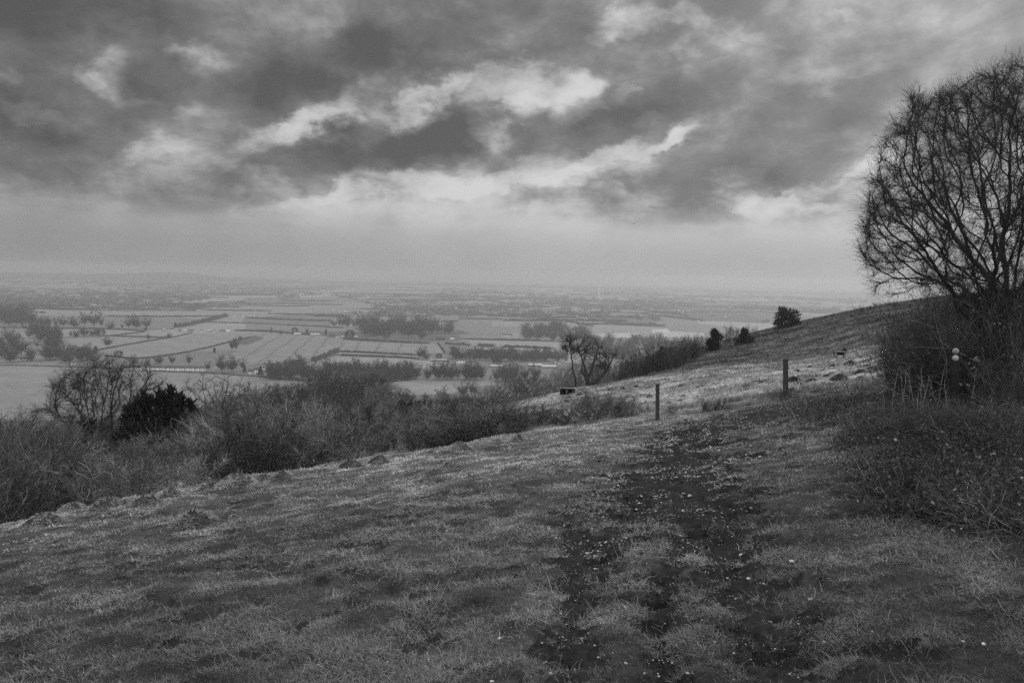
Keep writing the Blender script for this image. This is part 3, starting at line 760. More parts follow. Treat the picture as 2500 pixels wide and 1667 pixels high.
# ------------------------------------------------------------------ shrubs
def shrub_proto(seed, H, W, nst, ntw, mstem, mtw, upright=.9, tr=.006, sr=.016, label='x', leaf=0):
    global rng
    keep = rng; rng = np.random.default_rng(seed); rng2 = np.random.default_rng(seed + 1)
    a = rng.uniform(0, 2 * PI, nst); rad = rng.random(nst) * W * .25
    p0 = np.c_[np.cos(a) * rad, np.sin(a) * rad, np.full(nst, -.15)]
    d0 = np.c_[np.cos(a) * (1 - upright) * 1.6, np.sin(a) * (1 - upright) * 1.6, np.ones(nst)] + rng.normal(size=(nst, 3)) * .22
    P = wander(p0, d0, rng.uniform(.6, 1.0, nst) * H, 8, .14, .02)
    stem = tubes(P, taper(nst, 8, sr * rng.uniform(.6, 1.2, nst), tr), 4)
    k = rng.integers(0, nst, ntw); s = rng.integers(2, 8, ntw)
    dq = P[k, s] - P[k, s - 1]; dq = dq / np.linalg.norm(dq, axis=1, keepdims=True) + rng.normal(size=dq.shape) * .55
    Q = wander(P[k, s], dq, rng.uniform(.2, .6, ntw) * H * .5, 5, .22, .03)
    t1 = tubes(Q, taper(ntw, 5, tr, tr * .5), 3)
    k = rng.integers(0, ntw, ntw * 2); s = rng.integers(1, 5, ntw * 2)
    dq = Q[k, s] - Q[k, s - 1]; dq = dq / np.linalg.norm(dq, axis=1, keepdims=True) + rng.normal(size=dq.shape) * .6
    Q2 = wander(Q[k, s], dq, rng.uniform(.1, .3, ntw * 2) * H * .45, 3, .25)
    t2 = tubes(Q2, taper(ntw * 2, 3, tr * .75, tr * .45), 3)
    parts = [t1, t2]
    if leaf:
        k = rng.integers(0, ntw * 2, leaf); q = Q2[k, rng.integers(0, 3, leaf)] + rng.normal(size=(leaf, 3)) * .03
        a1 = rng.normal(size=q.shape); a1 /= np.linalg.norm(a1, axis=1, keepdims=True); b1 = np.cross(a1, rng.normal(size=q.shape)); b1 /= np.linalg.norm(b1, axis=1, keepdims=True)
        sz = rng.uniform(.005, .011, (leaf, 1)); v2 = np.stack([q - a1 * sz, q + b1 * sz * .6, q + a1 * sz, q - b1 * sz * .6], 1).reshape(-1, 3)
        parts.append((v2, np.arange(len(v2)).reshape(-1, 4)))
    zt = np.percentile(np.concatenate([q[0][:, 2] for q in parts]), 99.3); stem = (stem[0] / zt, stem[1]); parts = [(q[0] / zt, q[1]) for q in parts]
    rng = keep
    st_ = np.repeat(rng2.uniform(.3, 1.2, nst) * (1 + 1.2 * (rng2.random(nst) < .12)), 8 * 4)
    def tw_(n_, k_): return np.repeat(rng2.uniform(.3, 1.3, n_) * (1 + 1.3 * (rng2.random(n_) < .12)), k_)
    tt_ = [tw_(ntw, 15), tw_(ntw * 2, 9)] + ([tw_(leaf, 4)] if leaf else [])
    ms = mesh_from('stems', *stem, {'tone': st_}); ms.materials.append(mstem)
    mt = mesh_from('twigs', *join(parts), {'tone': np.concatenate(tt_)}); mt.materials.append(mtw)
    return ms, mt
S = [shrub_proto(101, 1, .8, 12, 560, M_stem, M_shrub[0], .78, .0026, .008),
     shrub_proto(102, 1, .9, 16, 700, M_stem, M_shrub[1], .70, .0026, .008),
     shrub_proto(103, 1, .6, 10, 420, M_stem, M_shrub[2], .85, .0022, .005),
     shrub_proto(104, 1, 1.1, 16, 720, M_stem, M_shrub[0], .64, .0026, .009),
     shrub_proto(105, 1, .5, 6, 300, M_stem, M_shrub[1], .92, .0026, .009)]
KD = ['grey twiggy', 'dark dense', 'pale straw-like', 'wide grey', 'tall thin-stemmed']
def shrub(px, d, py_top, kind, label, group, wmul=1.0, py=1000, hmax=6, hmin=.7, name='shrub'):
    p = at(px, d, py); h = height_to(px, py_top, p)
    if h < hmin: return None
    h = min(h, hmax)
    root = empty(name, p, label, name, group, rng.uniform(0, 2 * PI), (h * wmul, h * wmul, h))
    obj('stems', S[kind][0], None, root); obj('twigs', S[kind][1], None, root)
    return root
def ctree(seed, W, zc, n_, tone_m):
    global rng
    keep = rng; rng = np.random.default_rng(seed)
    u = rng.normal(size=(n_, 3)); u /= np.linalg.norm(u, axis=1, keepdims=True); q = u * (rng.random(n_) ** .4)[:, None]
    A = np.c_[q[:, 0] * W / 2, q[:, 1] * W / 2, zc + q[:, 2] * (1 - zc)]; A = A[A[:, 2] > .16]
    nodes = [np.array([0, 0, -.05])]; par = [-1]; nst = int(rng.integers(1, 4))
    for k in range(nst):
        cur = 0; tip = np.array([rng.normal() * .09, rng.normal() * .09, rng.uniform(.28, .4)])
        for i in range(1, 10):
            nodes.append(tip * i / 9 + rng.normal(size=3) * .006); par.append(cur); cur = len(nodes) - 1
    P, par = _grow(np.array(nodes), par, A, .3, .055, .03, 160, (0, 0, .12), .8)
    r, ch = skeleton(P, par, .0021, 2.15)
    v, f, dirs = skel_mesh(P, par, r, 4)
    cand = np.where(r < .0055)[0]
    Q, R2 = twigs(P, dirs, cand, 1500, .04, .13, .0016, spread=.6)
    rng = keep
    zt = P[:, 2].max()
    a_ = mesh_from('trunk', v / zt, f, smooth=True); a_.materials.append(M_bark2)
    tv, tf = tubes(Q, R2, 3)
    b_ = mesh_from('twigs', tv / zt, tf, {'tone': np.repeat(np.random.default_rng(seed).uniform(.4, 1.5, 1500), 12)}); b_.materials.append(tone_m)
    return a_, b_
M_bark2 = mat('grey bark', .075, .6, 1.5, 14.0, rand=.5)
CT = [ctree(401, .9, .62, 420, M_shrub[0]), ctree(402, 1.15, .6, 520, M_shrub[1]), ctree(403, .7, .6, 360, M_shrub[0]), ctree(404, 1.0, .58, 460, M_shrub[1])]
CD = ['round-crowned', 'broad dark', 'narrow grey', 'open-branched dark']
def small_tree(px, d, py_top, k, label, group=None, py=1000, hmax=30, hmin=1.2, wm=1.0):
    p = at(px, d, py); h = height_to(px, py_top, p)
    if h < hmin: return None
    h = min(h, hmax)
    root = empty('bare_tree', p, label, 'tree', group, rng.uniform(0, 2 * PI), (h * wm, h * wm, h))
    obj('trunk', CT[k][0], None, root); obj('twigs', CT[k][1], None, root)
    return root
def prof(px, tab): return np.interp(px, [t[0] for t in tab], [t[1] for t in tab])
TOP = [(-150, 1040), (0, 1012), (120, 1012), (300, 1005), (480, 985), (560, 962), (640, 958), (720, 965), (800, 945), (900, 945), (960, 968), (1050, 1003), (1150, 1015)]
ZONES = [(0, 130, 'at far left'), (130, 330, 'below the spreading tree'), (330, 520, 'below the dark yew'), (520, 760, 'right of the dark yew'), (760, 1000, 'midway along'), (1000, 1300, 'nearest the pale slope')]
def zone(px):
    for a, b, t_ in ZONES:
        if px < b: return t_
    return ZONES[-1][2]
# three depths of the thicket below the turf edge
for dmin, dmax, N, h0, h1, extra in [(19, 28, 56, 1.2, 2.8, 60), (28, 50, 66, 2.0, 4.0, 28), (50, 110, 66, 2.5, 5.5, 8)]:
    where = {19: 'front', 28: 'middle', 50: 'back'}[dmin]
    for i in range(N):
        px = -120 + (1150 + 120) * (i + rng.random()) / N
        d = rng.uniform(dmin, dmax) + (1.5 if px > 800 else 0)
        top = prof(px, TOP) + extra * (.4 + 1.3 * rng.random()) + rng.normal() * 6
        if 250 < px < 500 and d < 45: top = max(top, 1095 + rng.random() * 50)
        elif 60 < px < 260 and d < 45: top = max(top, 1070 + rng.random() * 60)
        p = at(px, d, 1000); hh = height_to(px, top, p); hh = np.clip(hh, h0 * .7, h1 * 1.25)
        base = height_to(px, 1000, p)
        py_t = None
        kd = int(rng.choice([0, 0, 1, 1, 2, 2, 3, 3, 4]))
        root = empty('shrub', p, f'{KD[kd]} shrub in the {where} thicket {zone(px)}', 'shrub', f'{KD[kd]} shrubs of the thicket {zone(px)}', rng.uniform(0, 6.3), (hh * rng.uniform(.8, 1.15),) * 2 + (hh,))
        obj('stems', S[kd][0], None, root); obj('twigs', S[kd][1], None, root)
for k, (px, d, top, kd) in enumerate([(532, 46, 912, 3), (20, 30, 1015, 0), (90, 33, 1008, 3), (590, 50, 950, 2), (640, 62, 938, 0), (700, 58, 940, 3), (745, 66, 930, 1), (800, 72, 915, 0), (846, 80, 903, 3), (895, 76, 912, 1), (930, 62, 935, 0), (985, 90, 950, 3), (770, 44, 965, 0), (870, 46, 968, 3), (668, 40, 985, 2), (1040, 70, 985, 1), (150, 40, 1050, 2), (490, 38, 1000, 0), (1100, 52, 1000, 3), (55, 22, 1075, 3), (600, 30, 1010, 3), (720, 30, 1015, 0), (830, 32, 1000, 3), (930, 34, 1000, 2)]):
    small_tree(px, d, top, kd, f'{CD[kd]} small bare tree standing in the thicket, {ordn[k]} planted' if False else f'{CD[kd]} bare tree rising {zone(px)} of the thicket' , f'{CD[kd]} bare trees rising {zone(px)} of the thicket')
# low shrubs on the near side of the pale slope
for i in range(36):
    px = 1060 + 500 * (i + rng.random()) / 36; d = rng.uniform(21, 32)
    top = np.interp(px, [1080, 1200, 1300, 1400, 1480, 1560], [995, 965, 985, 968, 940, 985]) + rng.random() * 40
    kd = int(rng.choice([0, 1, 4, 3]))
    shrub(px, d, top, kd, f'bare {KD[kd]} bush below the turf edge left of the slim post', f'{KD[kd]} bushes left of the slim post', rng.uniform(1.0, 1.6), 1030, 2.6, .3)
# scrub wood climbing the far hillside
for i in range(54):
    px = 1455 + 420 * (i + rng.random()) / 54; d = rng.uniform(72, 135)
    top = np.interp(px, [1455, 1520, 1600, 1700, 1800, 1880], [880, 868, 832, 815, 812, 800]) + rng.random() ** 2 * 55
    if 1708 < px < 1862: top = max(top, 858 + rng.random() * 25)
    elif px > 1860: top = max(top, 820 + rng.random() * 30)
    kd = int(rng.choice([0, 1, 1, 3, 4]))
    shrub(px, d, top, kd, f'bare {KD[kd]} tree-shrub in the scrub around the two dark conifers', f'{KD[kd]} scrub around the conifers', rng.uniform(.7, 1.1), 900, 9, 1.0)
for i in range(16):
    px = 1640 + 250 * (i + rng.random()) / 16
    small_tree(px, rng.uniform(126, 160), np.interp(px, [1640, 1700, 1790, 1840, 1890], [826, 816, 796, 800, 824]) + rng.random() * 18, int(rng.choice([0, 2, 3])), 'grey bare tree in the row climbing behind the dark conifers', 'bare trees climbing behind the conifers', 850, 14, 1.2)
# tall thin trees standing up out of it
for i, (px, top) in enumerate([(1775, 788), (1792, 796), (1823, 790), (1843, 795), (1700, 812), (1645, 822)]):
    shrub(px, 128 + i, top, 4, ordn[i] + ' from front of the thin bare trees rising behind the conifers', 'thin trees behind the conifers', .5, 850, 14, 2, 'tree')
# trees of the hanging wood lower down the scarp
for i in range(110):
    px = 640 + 830 * (i + rng.random()) / 110; d = rng.uniform(150, 420)
    top = np.interp(px, [640, 760, 860, 960, 1060, 1200, 1320, 1400, 1470], [932, 915, 908, 920, 940, 925, 908, 882, 872]) + rng.random() ** 1.3 * 50
    if 975 < px < 1190: top = max(top, 962)
    kd = int(rng.choice([0, 1, 2, 3]))
    small_tree(px, d, top, kd, f'{CD[kd]} bare tree of the hanging wood below the slope', f'{CD[kd]} trees of the hanging wood', 960, 16, 2.0, rng.uniform(.9, 1.3))
# tufts at the posts, low bramble clumps on the near side of the pale slope
for (px, py, top, kd, lab) in [(1905, 978, 945, 1, 'low dark tuft of stems at the foot of the stouter post'), (1745, 1000, 968, 1, 'low dark bramble clump on the slope between the two posts'), (1785, 985, 966, 3, 'small grey bramble clump right of the dark clump between posts'), (1720, 1005, 978, 0, 'thin grey tuft left of the dark bramble clump'), (1575, 1010, 990, 1, 'small dark tuft just left of the slim post'), (1640, 1012, 985, 2, 'pale dry tuft just right of the slim post')]:
    p = hit(px, py)
    h = height_to(px, top, p)
    root = empty('bramble_clump', p, lab, 'bramble', None, 1.0, (h * 1.3, h * 1.3, h)); obj('stems', S[kd][0], None, root); obj('twigs', S[kd][1], None, root)
# leaning pale sapling and thin white stems
def sapling(px0, py0, px1, py1, d, r_, label):
    p = at(px0, d, py0); tip = EYE + ray(px1, py1) * p[1] - p
    P = np.linspace(np.array([0, 0, -.1]), tip, 7)[None] + np.r_[np.zeros((1, 3)), rng.normal(size=(6, 3)) * .02][None]
    t1 = tubes(P, taper(1, 7, r_, r_ * .5), 5)
    k = rng.integers(3, 7, 14); Q = wander(P[0, k], np.r_[[tip]] / np.linalg.norm(tip) + rng.normal(size=(14, 3)) * .5, np.full(14, .22), 4, .2)
    root = empty('sapling', p, label, 'sapling'); obj('stem', mesh_from('stem', *t1), M_palewood, root)
    obj('twigs', mesh_from('twigs', *tubes(Q, taper(14, 4, r_ * .3, r_ * .15), 3)), M_palewood, root)
sapling(720, 1152, 752, 1088, 17.6, .012, 'thin pale sapling leaning right at the turf edge right of the mounds')
sapling(328, 1150, 327, 1075, 27, .03, 'straight pale slender trunk in front of the dark yew')
sapling(247, 1205, 247, 1155, 21, .02, 'short pale upright stem below the spreading tree')
sapling(1417, 956, 1411, 922, 60, .06, 'pale slim stem between the crooked trunk and the forked tree')
sapling(68, 1215, 58, 1135, 22, .045, 'stubby pale broken stem in the thicket at far left')
sapling(1952, 875, 1955, 838, 66, .05, 'thin whitish sapling on the dark slope above the stouter post')

BR = []
# low bramble growth hiding the waymarker's foot
for k, (px, d, top, kd, lab) in enumerate([(2290, 10.6, 985, 1, 'low bramble tangle left of the waymarker foot'), (2350, 10.3, 988, 3, 'low bramble tangle covering the waymarker foot'), (2420, 10.2, 980, 1, 'low bramble tangle right of the waymarker foot'), (2480, 9.8, 985, 0, 'low bramble tangle at the right edge in front of the thicket'), (2210, 12.5, 970, 1, 'low bramble tangle at the left toe of the thicket')]):
    p = at(px, d, 1000); h = height_to(px, top, p)
    root = empty('bramble_clump', p, lab, 'bramble', None, k * 2.0, (h * 2.2, h * 2.2, h)); BR.append((root, k))
# ------------------------------------------------------------------ right-hand thicket
TH = [shrub_proto(201, 1, 1.0, 64, 1300, M_thstem, M_thick, .82, .0015, .0046, leaf=900), shrub_proto(202, 1, 1.2, 74, 1400, M_thstem, M_thick, .74, .0015, .0046, leaf=1200)]
for root, k in BR: obj('stems', TH[k % 2][0], None, root); obj('twigs', TH[k % 2][1], None, root)
th_l = ['leftmost dark tangled shrub of the thicket, beside the pale slope', 'dark tangled shrub left of the waymarker post', 'dark tangled shrub directly behind the waymarker post', 'dark tangled shrub right of the waymarker, with white seed heads', 'dark tangled shrub at the right edge below the bare tree', 'low dark shrub in front of the tangled thicket at right edge', 'dark tangled shrub under the left boughs of the bare tree', 'tall dark shrub behind the waymarker against the tree stems', 'tall dark shrub at right edge hiding the tree stems', 'far dark shrub on the slope left of the tree boughs', 'mid dark shrub between waymarker and leftmost shrub', 'deep dark shrub behind the thicket by the tree base']
for k, (px, d, top, w) in enumerate([(2222, 15.5, 800, .8), (2275, 14.2, 790, .9), (2345, 13.6, 745, 1.0), (2420, 13.2, 710, 1.0), (2500, 13.0, 680, 1.0), (2500, 11.8, 860, 1.0), (2255, 18, 750, .9), (2350, 16.5, 700, 1.0), (2460, 16, 640, 1.0), (2235, 22, 765, .8), (2310, 14.8, 800, 1.0), (2420, 18, 670, 1.1)]):
    p = at(px, d, 950); h = height_to(px, top, p)
    root = empty('thicket_shrub', p, th_l[k], 'shrub', 'tangled shrubs of the right-hand thicket', k * 1.7, (h * w, h * w, h))
    obj('stems', TH[k % 2][0], None, root); obj('twigs', TH[k % 2][1], None, root)
    if k == 3:
        pts = [(2381, 874), (2384, 872), (2379, 878), (2386, 878), (2366, 887), (2390, 880), (2372, 899), (2379, 897), (2346, 938), (2366, 941), (2361, 939), (2428, 790), (2441, 789), (2376, 757), (2450, 865), (2470, 870), (2392, 728)]
        for a, b in pts:
            q = EYE + ray(a, b) * (p[1] - 1.0 + rng.normal() * .1)
            n_ = 60; dq = rng.normal(size=(n_, 3)); P = wander(np.zeros((n_, 3)), dq, rng.uniform(.008, .02, n_), 3, .3)
            hd = obj('seed_head', mesh_from('seed_head', *tubes(P, taper(n_, 3, .0022, .0006), 2)), M_leafpale, root)
            loc = (q - p); ca_, sa_ = math.cos(-k * 1.7), math.sin(-k * 1.7)
            hd.location = ((loc[0] * ca_ - loc[1] * sa_) / (h * w), (loc[0] * sa_ + loc[1] * ca_) / (h * w), loc[2] / h); hd.scale = (1 / (h * w), 1 / (h * w), 1 / h)
# pale dead stems standing at the thicket's foot
for k, (a, b, c, e) in enumerate([(2215, 955, 2206, 905), (2240, 960, 2222, 912), (2262, 962, 2250, 905), (2198, 950, 2208, 910), (2300, 965, 2275, 930), (2480, 1000, 2452, 930), (2440, 1010, 2500, 960)] + [(a_, 985, a_ + e_, 985 - l_) for a_, e_, l_ in [(2170, -14, 60), (2185, 10, 75), (2228, -8, 85), (2250, 14, 70), (2275, -20, 60), (2290, 8, 92), (2312, -12, 70), (2320, 18, 66), (2365, 20, 80), (2385, -16, 72), (2405, 22, 60), (2430, -14, 90), (2455, 26, 82), (2470, -30, 70), (2490, 14, 95)]]):
    p = at(a, 12.2 + .25 * math.sin(k * 2.3), b); tip = EYE + ray(c, e) * (p[1] + .1) - p
    P = np.linspace(np.array([0, 0, -.05]), tip, 6)[None] + np.r_[np.zeros((1, 3)), np.cumsum(rng.normal(size=(5, 3)) * .012, 0)][None]
    Q = wander(P[0, rng.integers(2, 6, 9)], tip[None] / np.linalg.norm(tip) + rng.normal(size=(9, 3)) * .7, np.full(9, .12), 4, .3)
    o = obj('dead_stem', mesh_from('dead_stem', *join([(tubes(P, taper(1, 6, .0045, .002), 4)), tubes(Q, taper(9, 4, .0018, .0008), 4)])), M_leafpale, None, p)
    tag(o, 'bleached dead stem poking up at the foot of the dark thicket', 'dead stem', 'bleached stems at the thicket foot')

# ------------------------------------------------------------------ evergreens
def evergreen(name, label, px, d, lobes, leaf, nper, trunk_px=None, py=900, up=.3, m=M_ever, cat='tree', group=None):
    """lobes: (px,py,rx,ry) ellipses seen from the path, each a solid clump of sprays"""
    p = at(px, d, py); dep = p[1]; k_ = dep / F
    root = empty(name, p, label, cat, group); allp = []
    for (lx, ly, rx, ry) in lobes:
        c = EYE + ray(lx, ly) * (dep + rng.normal() * rx * k_ * .45)
        n_ = int(nper * max(.3, rx * ry / 400))
        u = rng.normal(size=(n_, 3)); u /= np.linalg.norm(u, axis=1, keepdims=True); rr = rng.random(n_) ** .45
        q = c + u * rr[:, None] * np.array([rx * k_, rx * k_, ry * k_]) - p
        dr = u + rng.normal(size=u.shape) * .5; dr[:, 2] += up
        allp.append(wander(q, dr, rng.uniform(.5, 1.2, n_) * leaf, 3, .2))
    P = np.concatenate(allp)
    obj('foliage', mesh_from('foliage', *tubes(P, np.repeat(np.array([[.16, .13, .02]]) * leaf, len(P), 0), 2)), m, root)
    hh = height_to(px, np.mean([l[1] for l in lobes]), p)
    T = np.linspace((0, 0, -.3), (0, 0, hh), 6)[None]
    obj('trunk', mesh_from('trunk', *tubes(T, taper(1, 6, .02 * hh + .06, .02), 7)), M_bark, root)
    return root
evergreen('yew', 'dense black yew with spiky plumes in the left thicket', 400, 42,
          [(*c5(x, y), w / 3.36, h / 3.36) for x, y, w, h in [(1130, 480, 60, 60), (1180, 460, 35, 80), (1250, 450, 60, 50), (1320, 430, 30, 75), (1400, 420, 28, 95), (1440, 450, 28, 80), (1480, 470, 30, 80), (1560, 510, 26, 90), (1350, 560, 220, 110), (1500, 600, 120, 120), (1100, 580, 90, 110), (1250, 690, 220, 110), (1480, 720, 160, 100), (1350, 790, 170, 90), (1050, 760, 110, 110), (1580, 640, 60, 90), (1600, 700, 70, 80), (1180, 420, 16, 50), (1395, 375, 14, 45), (1310, 400, 15, 40), (1475, 420, 13, 45), (1555, 465, 13, 45), (1625, 560, 22, 60)]], .36, 150, py=1120, up=1.3)
evergreen('yew', 'dark ivy-clad evergreen mass under the leaning trunks at far left', 190, 43,
          [(*c5(x, y), w / 3.36, h / 3.36) for x, y, w, h in [(580, 900, 90, 90), (680, 940, 90, 70), (620, 800, 100, 60), (720, 640, 50, 60), (860, 860, 80, 60), (640, 1010, 70, 60), (540, 780, 50, 60)]], .36, 110, py=1150)
evergreen('scots_pine', 'dark round-headed pine standing alone on the crest right of the scrub', 1914, 150,
          [c4(x, y) + (w / 3.763, h / 3.763) for x, y, w, h in [(610, 460, 40, 40), (580, 500, 45, 45), (600, 440, 35, 30), (660, 480, 60, 50), (720, 500, 45, 60), (640, 540, 90, 60), (560, 560, 40, 35), (620, 570, 80, 60), (730, 560, 40, 35), (690, 600, 50, 35), (590, 620, 60, 25), (620, 650, 40, 25)]], .55, 420, py=815)
evergreen('conifer', 'ragged black conifer, left of the pair on the scrub edge', 1742, 112,
          [(1200 + x / 3.763, 640 + y / 3.763, w / 3.763, h / 3.763) for x, y, w, h in [(2045, 645, 20, 30), (2055, 675, 36, 40), (2090, 690, 30, 24), (2040, 720, 45, 45), (2060, 770, 40, 40), (2030, 790, 45, 40), (2050, 840, 35, 35), (2000, 740, 20, 20)]], .5, 420, py=860)
evergreen('conifer', 'bushy black conifer, right of the pair on the scrub edge', 1816, 118,
          [c4(x, y) + (w / 3.763, h / 3.763) for x, y, w, h in [(250, 640, 20, 28), (255, 670, 38, 36), (250, 705, 62, 44), (230, 750, 55, 45), (280, 760, 55, 45), (240, 800, 70, 35), (300, 795, 55, 35), (310, 720, 25, 30)]], .5, 420, py=865)
evergreen('juniper', 'small dark cone-shaped juniper on the slope above the far bench', 2084, 92,
          [c4(x, y) + (w / 3.763, h / 3.763) for x, y, w, h in [(1275, 690, 16, 30), (1268, 725, 26, 32), (1262, 758, 34, 26)]], .32, 260, py=846)
evergreen('dark_bush', 'small dark evergreen bush leaning over the far bench', 2053, 56,
          [(2055, 866, 5, 9), (2052, 871, 7, 6), (2060, 862, 3, 8)], .2, 400, py=873, cat='bush')
evergreen('dark_bush', 'dark rounded bush overhanging the right end of the low bench', 1397, 58.5,
          [(1392, 951, 9, 4), (1398, 955, 7, 5), (1386, 955, 8, 4)], .2, 400, py=960, cat='bush')
evergreen('holly', 'dark evergreen shrub in the far scrub left of the conifers', 1613, 105,
          [(1200 + x / 3.763, 640 + y / 3.763, w / 3.763, h / 3.763) for x, y, w, h in [(1570, 810, 22, 24), (1555, 850, 36, 36), (1545, 880, 30, 24)]], .5, 260, py=890, cat='shrub')
evergreen('holly', 'broad black evergreen shrub in the middle of the thicket', 960, 50,
          [(*c6(x, y), w / 3.36, h / 3.36) for x, y, w, h in [(860, 560, 130, 45), (980, 570, 110, 50), (1150, 500, 160, 40), (1300, 490, 130, 35), (960, 620, 60, 40)]], .4, 120, py=1000, cat='shrub')
M_ever2 = mat('ivy leaves', .045, .5, 1.6, 5.0, rand=.2)
for px, d, lobes, lab in [(640, 36, [(640, 1030, 24, 24), (655, 1050, 20, 18), (622, 1052, 18, 18)], 'dark ivy-clad bush in the thicket right of the yew'), (62, 26, [(60, 1150, 34, 26), (90, 1170, 26, 22), (30, 1172, 26, 24)], 'dark evergreen bush low in the thicket at far left'), (850, 38, [(850, 1040, 34, 18), (880, 1050, 26, 16), (822, 1052, 22, 14)], 'dark evergreen bush low in the middle of the thicket'), (1132, 32, [(1130, 1042, 26, 12), (1155, 1046, 20, 10)], 'low dark evergreen bush where the thicket meets the pale slope'), (505, 34, [(505, 1060, 20, 26), (520, 1085, 24, 20)], 'dark evergreen bush just right of the yew'), (735, 55, [(735, 985, 22, 16), (715, 992, 16, 12)], 'small dark evergreen at the back of the thicket')]:
    evergreen('holly', lab, px, d, lobes, .22, 220, py=1060, m=M_ever2, cat='shrub')
for i in range(15):
    px = 2030 + 190 * (i + rng.random()) / 15
    shrub(px, rng.uniform(140, 185), np.interp(px, [2030, 2100, 2220], [772, 745, 722]) + rng.random() * 10, int(rng.choice([1, 3, 1])), 'low dark scrub on the crest under the boughs of the large bare tree', 'crest scrub under the large bare tree', 1.4, 790, 3.0, .3)
# benches
def bench(px, py, w_px, label, dark):
    p = hit(px, py); L = w_px / F * np.linalg.norm(p - EYE)
    root = empty('bench', p, label, 'bench', None, -.08)
    obj('seat', mesh_from('seat', *boxes([(-L / 2, L / 2, -.17, .0, .40, .45), (-L / 2, L / 2, .015, .18, .40, .45)])), M_palewood, root)
    for xx in ((-L * .42, -L * .05, L * .38) if dark else (-L * .4, L * .4)):
        obj('leg', mesh_from('leg', *boxes([(xx - .035, xx + .035, -.14, .14, -.12, .398)])), M_palewood if abs(xx) < .1 * L or not dark else M_darkwood, root)
    obj('shade_board', mesh_from('shade_board', *boxes([(-L / 2, L / 2, .19, .22, -.05 if dark else .22, .39)])), M_darkwood, root)  # dark board added below the seat to stand for the shade there
bench(1385, 963, 36, 'low dark bench with pale top boards at the brow, below the forked tree', True)
bench(2050, 876, 24, 'small pale-topped bench on the pale slope below the juniper', False)

print('near built %.1f' % (time.time() - T0))

# ------------------------------------------------------------------ the plain
R0, R1 = 250, 13500
nr, nn = 90, 120
rr = np.exp(np.linspace(math.log(R0), math.log(R1), nr)); aa = np.linspace(-1.35, 1.35, nn)
A2, D2 = np.meshgrid(aa, rr); PX = D2 * np.sin(A2); PY = D2 * np.cos(A2)
PZ = np.full_like(PX, PLAIN)
idx = np.arange(nr * nn).reshape(nr, nn)
pq = np.stack([idx[:-1, :-1], idx[:-1, 1:], idx[1:, 1:], idx[1:, :-1]], -1).reshape(-1, 4)
def plain_material():
    m = mat('vale fields', 0.2, 0.85, 1.15, 0.004, detail=8); nt = m.node_tree; N = nt.nodes; L = nt.links
    tc = N.new('ShaderNodeTexCoord'); mp = N.new('ShaderNodeMapping'); mp.inputs['Rotation'].default_value = (0, 0, .35); mp.inputs['Scale'].default_value = (1 / 330, 1 / 520, 0)
    L.new(tc.outputs['Object'], mp.inputs['Vector'])
    vo = N.new('ShaderNodeTexVoronoi'); vo.voronoi_dimensions = '2D'; vo.inputs['Scale'].default_value = 1.0; vo.inputs['Randomness'].default_value = .8; vo.distance = 'CHEBYCHEV'
    L.new(mp.outputs['Vector'], vo.inputs['Vector'])
    sp = N.new('ShaderNodeSeparateColor'); L.new(vo.outputs['Color'], sp.inputs['Color'])
    mr = N.new('ShaderNodeMapRange'); mr.inputs['To Min'].default_value = .45; mr.inputs['To Max'].default_value = 1.5; L.new(sp.outputs['Red'], mr.inputs['Value'])
    cb = [q for q in N if q.bl_idname == 'ShaderNodeCombineColor'][0]; old = cb.inputs['Red'].links[0].from_socket
    mu = N.new('ShaderNodeMath'); mu.operation = 'MULTIPLY'; L.new(old, mu.inputs[0]); L.new(mr.outputs['Result'], mu.inputs[1])
    for s_ in ('Red', 'Green', 'Blue'): L.new(mu.outputs[0], cb.inputs[s_])
    return m
tag(obj('plain', mesh_from('plain', np.stack([PX, PY, PZ], -1), pq), plain_material()), kind='structure')
# far hills along the skyline
hp = [(-500, 655), (0, 664), (200, 667), (330, 666), (390, 663), (470, 667), (560, 678), (700, 682), (820, 689), (1000, 692), (1100, 691), (1200, 695), (1400, 700), (1650, 708), (1800, 714), (2000, 720), (2600, 735), (3200, 750)]
hx = np.linspace(-500, 3200, 200); hy = prof(hx, hp) + (fbm(hx * .02, hx * 0, 4, 71) - .5) * 5
rows = []
for s_, dist in ((0, 7600), (.55, 8200), (1, 9000), (.3, 9800)):
    v = ray(hx, hy); v = v / np.hypot(v[:, 0], v[:, 1])[:, None]; zz = 1.6 + v[:, 2] * 9000
    rows.append(np.c_[v[:, 0] * dist, v[:, 1] * dist, PLAIN - 2 + s_ * np.maximum(zz - PLAIN, 4)])
rows = np.array(rows); idx = np.arange(4 * 200).reshape(4, 200)
tag(obj('hills', mesh_from('hills', rows, np.stack([idx[:-1, :-1], idx[:-1, 1:], idx[1:, 1:], idx[1:, :-1]], -1).reshape(-1, 4), smooth=True), mat('far hills', .045, .6, 1.4, .002)), kind='structure')

